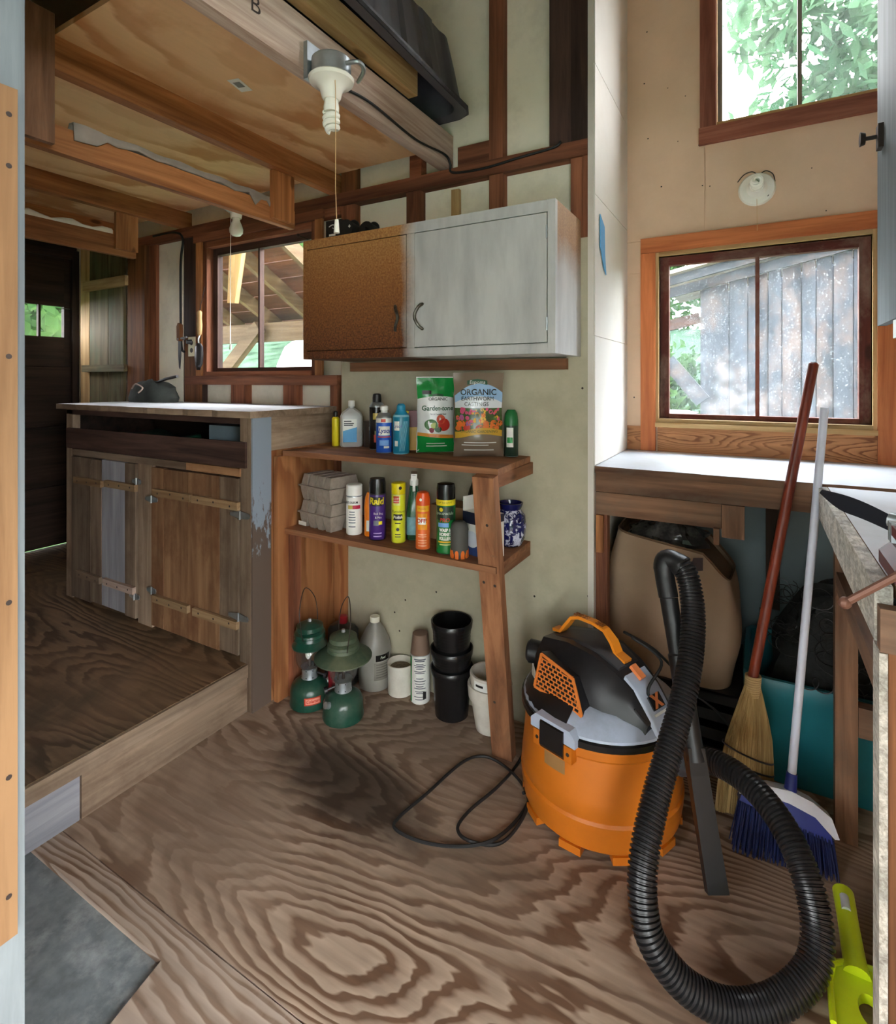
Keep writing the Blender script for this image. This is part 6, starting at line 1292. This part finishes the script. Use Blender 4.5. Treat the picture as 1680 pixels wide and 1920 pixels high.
t = thing('hand_brush', 'dark green hand brush lying behind the lime dustpan', 'brush', (px_+.088, py_+.06, .001), .1); b = B(); b.loft([[(x_,-.10,z_) for x_,z_ in ((-.014,.0),(.016,.0),(.018,.04),(-.012,.045))],[(x_,.16,z_) for x_,z_ in ((-.010,.0),(.012,.0),(.012,.035),(-.010,.038))]]); obj('body', b, col('brush_green',60,84,20,rough=.5), t, bevel=.004)
t = thing('seed_packet', 'small printed carton in blue yellow and white beside the dustpan', 'box', (px_+.068, py_-.085, .031), .1); obj('carton', B().box(-.008,.05,-.04,.04,0,.10), col('packet_white',220,220,214), t, bevel=.001)
b = B()
for (y0_,y1_,z0_,z1_) in ((-.035,.035,.05,.095),): b.quad((-.0086,y0_,z0_),(-.0086,y1_,z0_),(-.0086,y1_,z1_),(-.0086,y0_,z1_))
obj('print', b, col('packet_blue',90,130,200,var=.4,scale=90), t); b = B(); b.quad((-.0086,-.035,.01),(-.0086,.035,.01),(-.0086,.035,.045),(-.0086,-.035,.045)); obj('print', b, col('packet_yellow',220,190,70,var=.4,scale=90), t)
# ================================================================== OUTSIDE
def foliage(n, r, sx=1, sy=1, sz=1, leaf=0.12, seed=1):
    rg = random.Random(seed); b = B()
    blobs = [(Vector((rg.uniform(-1,1)*sx, rg.uniform(-1,1)*sy, rg.uniform(-1,1)*sz))*r*0.62, rg.uniform(0.35,0.6)*r) for _ in range(14)]
    for i in range(n):
        c0, rr = blobs[i % len(blobs)]
        d = Vector((rg.gauss(0,1), rg.gauss(0,1), rg.gauss(0,1))).normalized()
        p = c0 + d*rr*(rg.random()**0.4)
        a = Vector((rg.gauss(0,1), rg.gauss(0,1), rg.gauss(0,1))).normalized(); q = a.orthogonal().normalized()
        l = leaf*rg.uniform(0.6,1.3)
        b.quad(p - a*l, p + q*l*0.5, p + a*l, p - q*l*0.5)
    return b
def tree(name, label, x, y, h, r, n, m, seed, leaf=0.13, sz=1.0):
    t = thing(name, label, 'tree' if 'tree' in name else 'shrub', (x, y, -0.3))
    rg = random.Random(seed)
    if 'tree' in name:
        b = B(); b.tube([(0,0,0),(rg.uniform(-.1,.1),rg.uniform(-.1,.1),h*0.4),(rg.uniform(-.2,.2),0,h)], [r*0.09,r*0.07,r*0.03], 8); obj('trunk', b, M['bark'], t, smooth=True)
    else:
        b = B()
        for k in range(5): b.tube([(0,0,0),(rg.uniform(-.5,.5)*r,rg.uniform(-.5,.5)*r,h)], [0.02,0.008], 5)
        obj('stem', b, M['bark'], t)
    obj('foliage', foliage(n, r, 1, 1, sz, leaf, seed), m, t, loc=(0,0,h))
    return t
gd = struct('ground_outside', B().box(-30, 30, -20, 40, -0.36, -0.3), M['grass'], 'green grass around the shed')
bk_ = B(); bk_.loft([[(-26,y_,z_+.12*math.sin(y_)) , (-12,y_,z_), (-4,y_,z_*.9), (8,y_,z_*.8), (24,y_,z_)] for y_,z_ in ((6.3,-.31),(7.4,.7),(9,1.75),(11,2.3),(14,2.8),(30,4.2))], caps=False, closed=False)
struct('ground_bank', bk_, M['bankgrass'], 'grassy bank rising behind the shed')
tree('leafy_tree', 'tall leafy tree whose crown fills the upper bay window', 1.3, 10.5, 5.7, 2.4, 5200, M['leaf_b'], 3, 0.15)
tree('leafy_tree', 'leafy tree behind the grey plank shed, left of its roof', -2.2, 15.5, 5.4, 2.6, 4200, M['leaf_a'], 5, 0.15)
tree('leafy_tree', 'rounded tree seen under the lean-to roof through the left window', -9.6, 12.0, 4.2, 2.2, 4200, M['leaf_a'], 8, 0.14)
tree('leafy_tree', 'tree seen at the right under the lean-to roof', -6.4, 16.5, 4.6, 2.2, 3600, M['leaf_a'], 11, 0.14)
tree('garden_shrub', 'bright green shrub beside the grey plank shed', -1.15, 6.4, 1.2, 0.75, 2600, M['leaf_a'], 13, 0.07)
tree('leafy_tree', 'tree outside the small panes of the dark door', -8.4, 3.0, 1.7, 2.0, 3600, M['leaf_a'], 17, 0.13)
# lean-to roof outside the left window
lt = thing('lean_to_roof', 'lean-to roof of pale rafters and brown boards outside the left window', 'roof', (0,0,0))
def rz(Y, off=0.0): return 2.43 - 0.54*(Y-2.0) + off
Y0, Y1 = 2.02, 3.46
for i, x in enumerate((-4.6,-4.12,-3.64,-3.17,-2.70,-2.28)):
    b = B(); b.bar((0,Y0,rz(Y0)+.045),(0,Y1-0.01,rz(Y1-.01)+.045), 0.042, 0.10); obj('rafter', b, M['rafter_y'], lt, bevel=0.003, loc=(x,0,0))
nb = 10
for i in range(nb):
    ya = Y0 + (Y1+0.12-Y0)*i/nb; yb = Y0 + (Y1+0.12-Y0)*(i+1)/nb - 0.006
    x1 = -2.0 if i > 4 else -2.72 - 0.0*i
    b = B(); b.bar((-5.0,(ya+yb)/2,rz((ya+yb)/2)+0.118),(x1,(ya+yb)/2,rz((ya+yb)/2)+0.118), (yb-ya)*1.12, 0.02, up=(0,0.475,0.88)); obj('roof_board', b, M['roofboard_x'], lt)
b = B(); b.bar((-5.0,3.27,rz(3.27)-.085),(-1.6,3.27,rz(3.27)-.085), 0.05, 0.16); obj('eave_beam', b, M['rafter_x'], lt, bevel=0.004)
p0, p1 = at(420,700,3.2), at(487,612,3.2)
b = B(); b.bar((p0[0],3.2,p0[2]),(p1[0],3.2,p1[2]), 0.06, 0.11, up=(0.7,0,0.7)); obj('brace', b, M['rafter_x'], lt, bevel=0.004)
xa = ux(372, 3.2)
b = B(); b.box(xa-0.07, xa+0.05, 3.17, 3.27, -0.3, rz(3.2)); obj('post', b, M['rafter_z'], lt, bevel=0.004)
yb = 2.25
b = B(); b.hexa([(ux(426,yb),yb,vz(426,568,yb)),(ux(440,yb),yb,vz(440,568,yb)),(ux(440,yb),yb+.03,vz(440,568,yb)),(ux(426,yb),yb+.03,vz(426,568,yb)),(ux(431,yb),yb,vz(431,448,yb)),(ux(457,yb),yb,vz(457,448,yb)),(ux(457,yb),yb+.03,vz(457,448,yb)),(ux(431,yb),yb+.03,vz(431,448,yb))])
tag(obj('hanging_board', b, M['pine_z'], None, bevel=0.003), 'pale board hanging from the lean-to rafters close outside the left window', 'board')
# white rounded vehicle beyond
cv = thing('camper_trailer', 'large white round-cornered trailer standing outside the left window', 'trailer', (0,0,0))
b = B(); X0, X1 = ux(513,5.5), ux(513,5.5)+3.4
poly = [(X0,-0.05),(X0+.01,1.2),(X0+0.07,1.48),(X0+0.22,1.72),(X0+.5,1.86),(X1-.3,1.88),(X1,1.3),(X1,-0.05)]
b.prism(poly, 5.5, 7.2, 'y'); obj('body', b, col('camper_white', 236,238,240, rough=0.35), cv, bevel=0.05, bseg=2)
for x in (X0+0.9, X0+2.5): b = B(); b.cyl((x,5.46,-0.08),(x,5.62,-0.08),0.22,seg=20); obj('wheel', b, M['blackmatt'], cv)
# grey plank shed seen through the bay window
sh = thing('plank_shed', 'weathered grey shed of vertical planks with a sloping roof edge outside the bay window', 'shed', (0,0,0))
ys = 4.5
edges = [1312, 1367, 1402, 1440, 1466, 1503, 1530, 1562, 1600, 1660, 1730, 1830, 1960]
def rfz(x): return vz(1312,545,ys) + (x - ux(1312,ys))*0.21
for i in range(len(edges)-1):
    x0, x1 = ux(edges[i],ys)+0.004, ux(edges[i+1],ys)-0.004; dy = 0.012 if i % 2 else 0.0
    b = B(); b.hexa([(x0,ys-dy,-.3),(x1,ys-dy,-.3),(x1,ys+.02,-.3),(x0,ys+.02,-.3),(x0,ys-dy,rfz(x0)),(x1,ys-dy,rfz(x1)),(x1,ys+.02,rfz(x1)),(x0,ys+.02,rfz(x0))])
    obj('plank', b, M['shedboard_z'], sh, bevel=0.002)
xa, xb = ux(1225,ys-.3), ux(1990,ys)
for (dz, h_, dy, m) in ((0.03,0.07,0.06,'shedboard_x'),(0.10,0.06,0.16,'shedboard_x')):
    b = B(); b.bar((xa,ys-dy,rfz(xa)+dz),(xb,ys-dy,rfz(xb)+dz), 0.03, h_); obj('fascia_board', b, M[m], sh, bevel=0.003)
b = B(); b.bar((xa,ys+.5,rfz(xa)+0.15),(xb,ys+.5,rfz(xb)+0.15), 1.5, 0.025); obj('roof_sheet', b, M['palejoist_x'], sh)
b = B(); b.box(ux(1312,ys), ux(1960,ys), ys+1.3, ys+1.33, -.3, 2.35); b.box(ux(1960,ys), ux(1960,ys)+.03, ys, ys+1.6, -.3, 2.3); obj('far_wall', b, M['shedboard_z'], sh)
b = B(); p0, p1 = at(1252,676,ys-.02), at(1318,752,ys-.02); b.bar(p0, p1, 0.05, 0.11, up=(0.7,0,0.7)); obj('brace', b, M['shedboard_x'], sh, bevel=0.003)
b = B(); b.bar(at(1250,612,ys+.05), at(1312,596,ys+.05), 0.05, 0.08); obj('rail', b, M['darkstud_x'], sh, bevel=0.003)
bx_ = at(1268,785,5.2)
t = thing('blue_tub', 'small blue tub with a white lid on the grass by the plank shed', 'tub', (bx_[0],5.2,-0.3))
hz_ = bx_[2]+0.3
b = B(); b.lathe([(0.14,0),(0.16,0.05),(0.17,hz_),(0.165,hz_+.02)],18); obj('body', b, col('tub_blue',40,130,200), t, smooth=True)
b = B(); b.lathe([(0.18,hz_+.02),(0.18,hz_+.06),(0.1,hz_+.075)],18); obj('lid', b, M['white'], t, smooth=True)
# unseen porch added behind the point of view to dim light at the doorway
po_ = thing('added_porch_roof', 'unseen board porch roof added to shade the doorway', 'roof', (0,0,0))
for i in range(12):
    y_ = .235 - .26*(i+1); b = B(); b.bar((-2.6,y_+.13,2.52-.012*i),(2.2,y_+.13,2.52-.012*i), .255, .022); obj('roof_board', b, M['roofboard_x'], po_)
for x_ in (-2.4,-1.2,0,1.2,2.1): b = B(); b.bar((x_,.23,2.46),(x_,-2.85,2.32), .04, .09); obj('rafter', b, M['rafter_y'], po_)
for x_ in (-2.45,2.1): b = B(); b.box(x_-.05,x_+.05,-2.85,-2.75,-.3,2.28); obj('post', b, M['rafter_z'], po_)
pd = struct('floor_added_porch', B().box(-2.6,2.2,-2.9,-.6,-.3,-.12), M['greyfloor'], 'grey floor of the added porch outside the doorway')

tree('leafy_tree', 'added tree across the yard, dimming the doorway it faces', -2.6, -7.5, 2.2, 2.6, 3600, M['leaf_a'], 23, 0.16)  # unseen yard trees, added to block sky light entering the doorway
tree('leafy_tree', 'added tree at the far corner of the yard, blocking sky from the doorway', 6.2, -7.0, 2.2, 2.6, 3200, M['leaf_a'], 29, 0.16)
tree('leafy_tree', 'added tree beyond the left end of the porch, blocking low sky', -7.0, -6.2, 2.2, 2.5, 3200, M['leaf_a'], 31, 0.16)
tree('leafy_tree', 'added broad tree straight out from the doorway, cutting its sky light', 1.8, -9.4, 2.6, 3.0, 4200, M['leaf_b'], 27, 0.17)
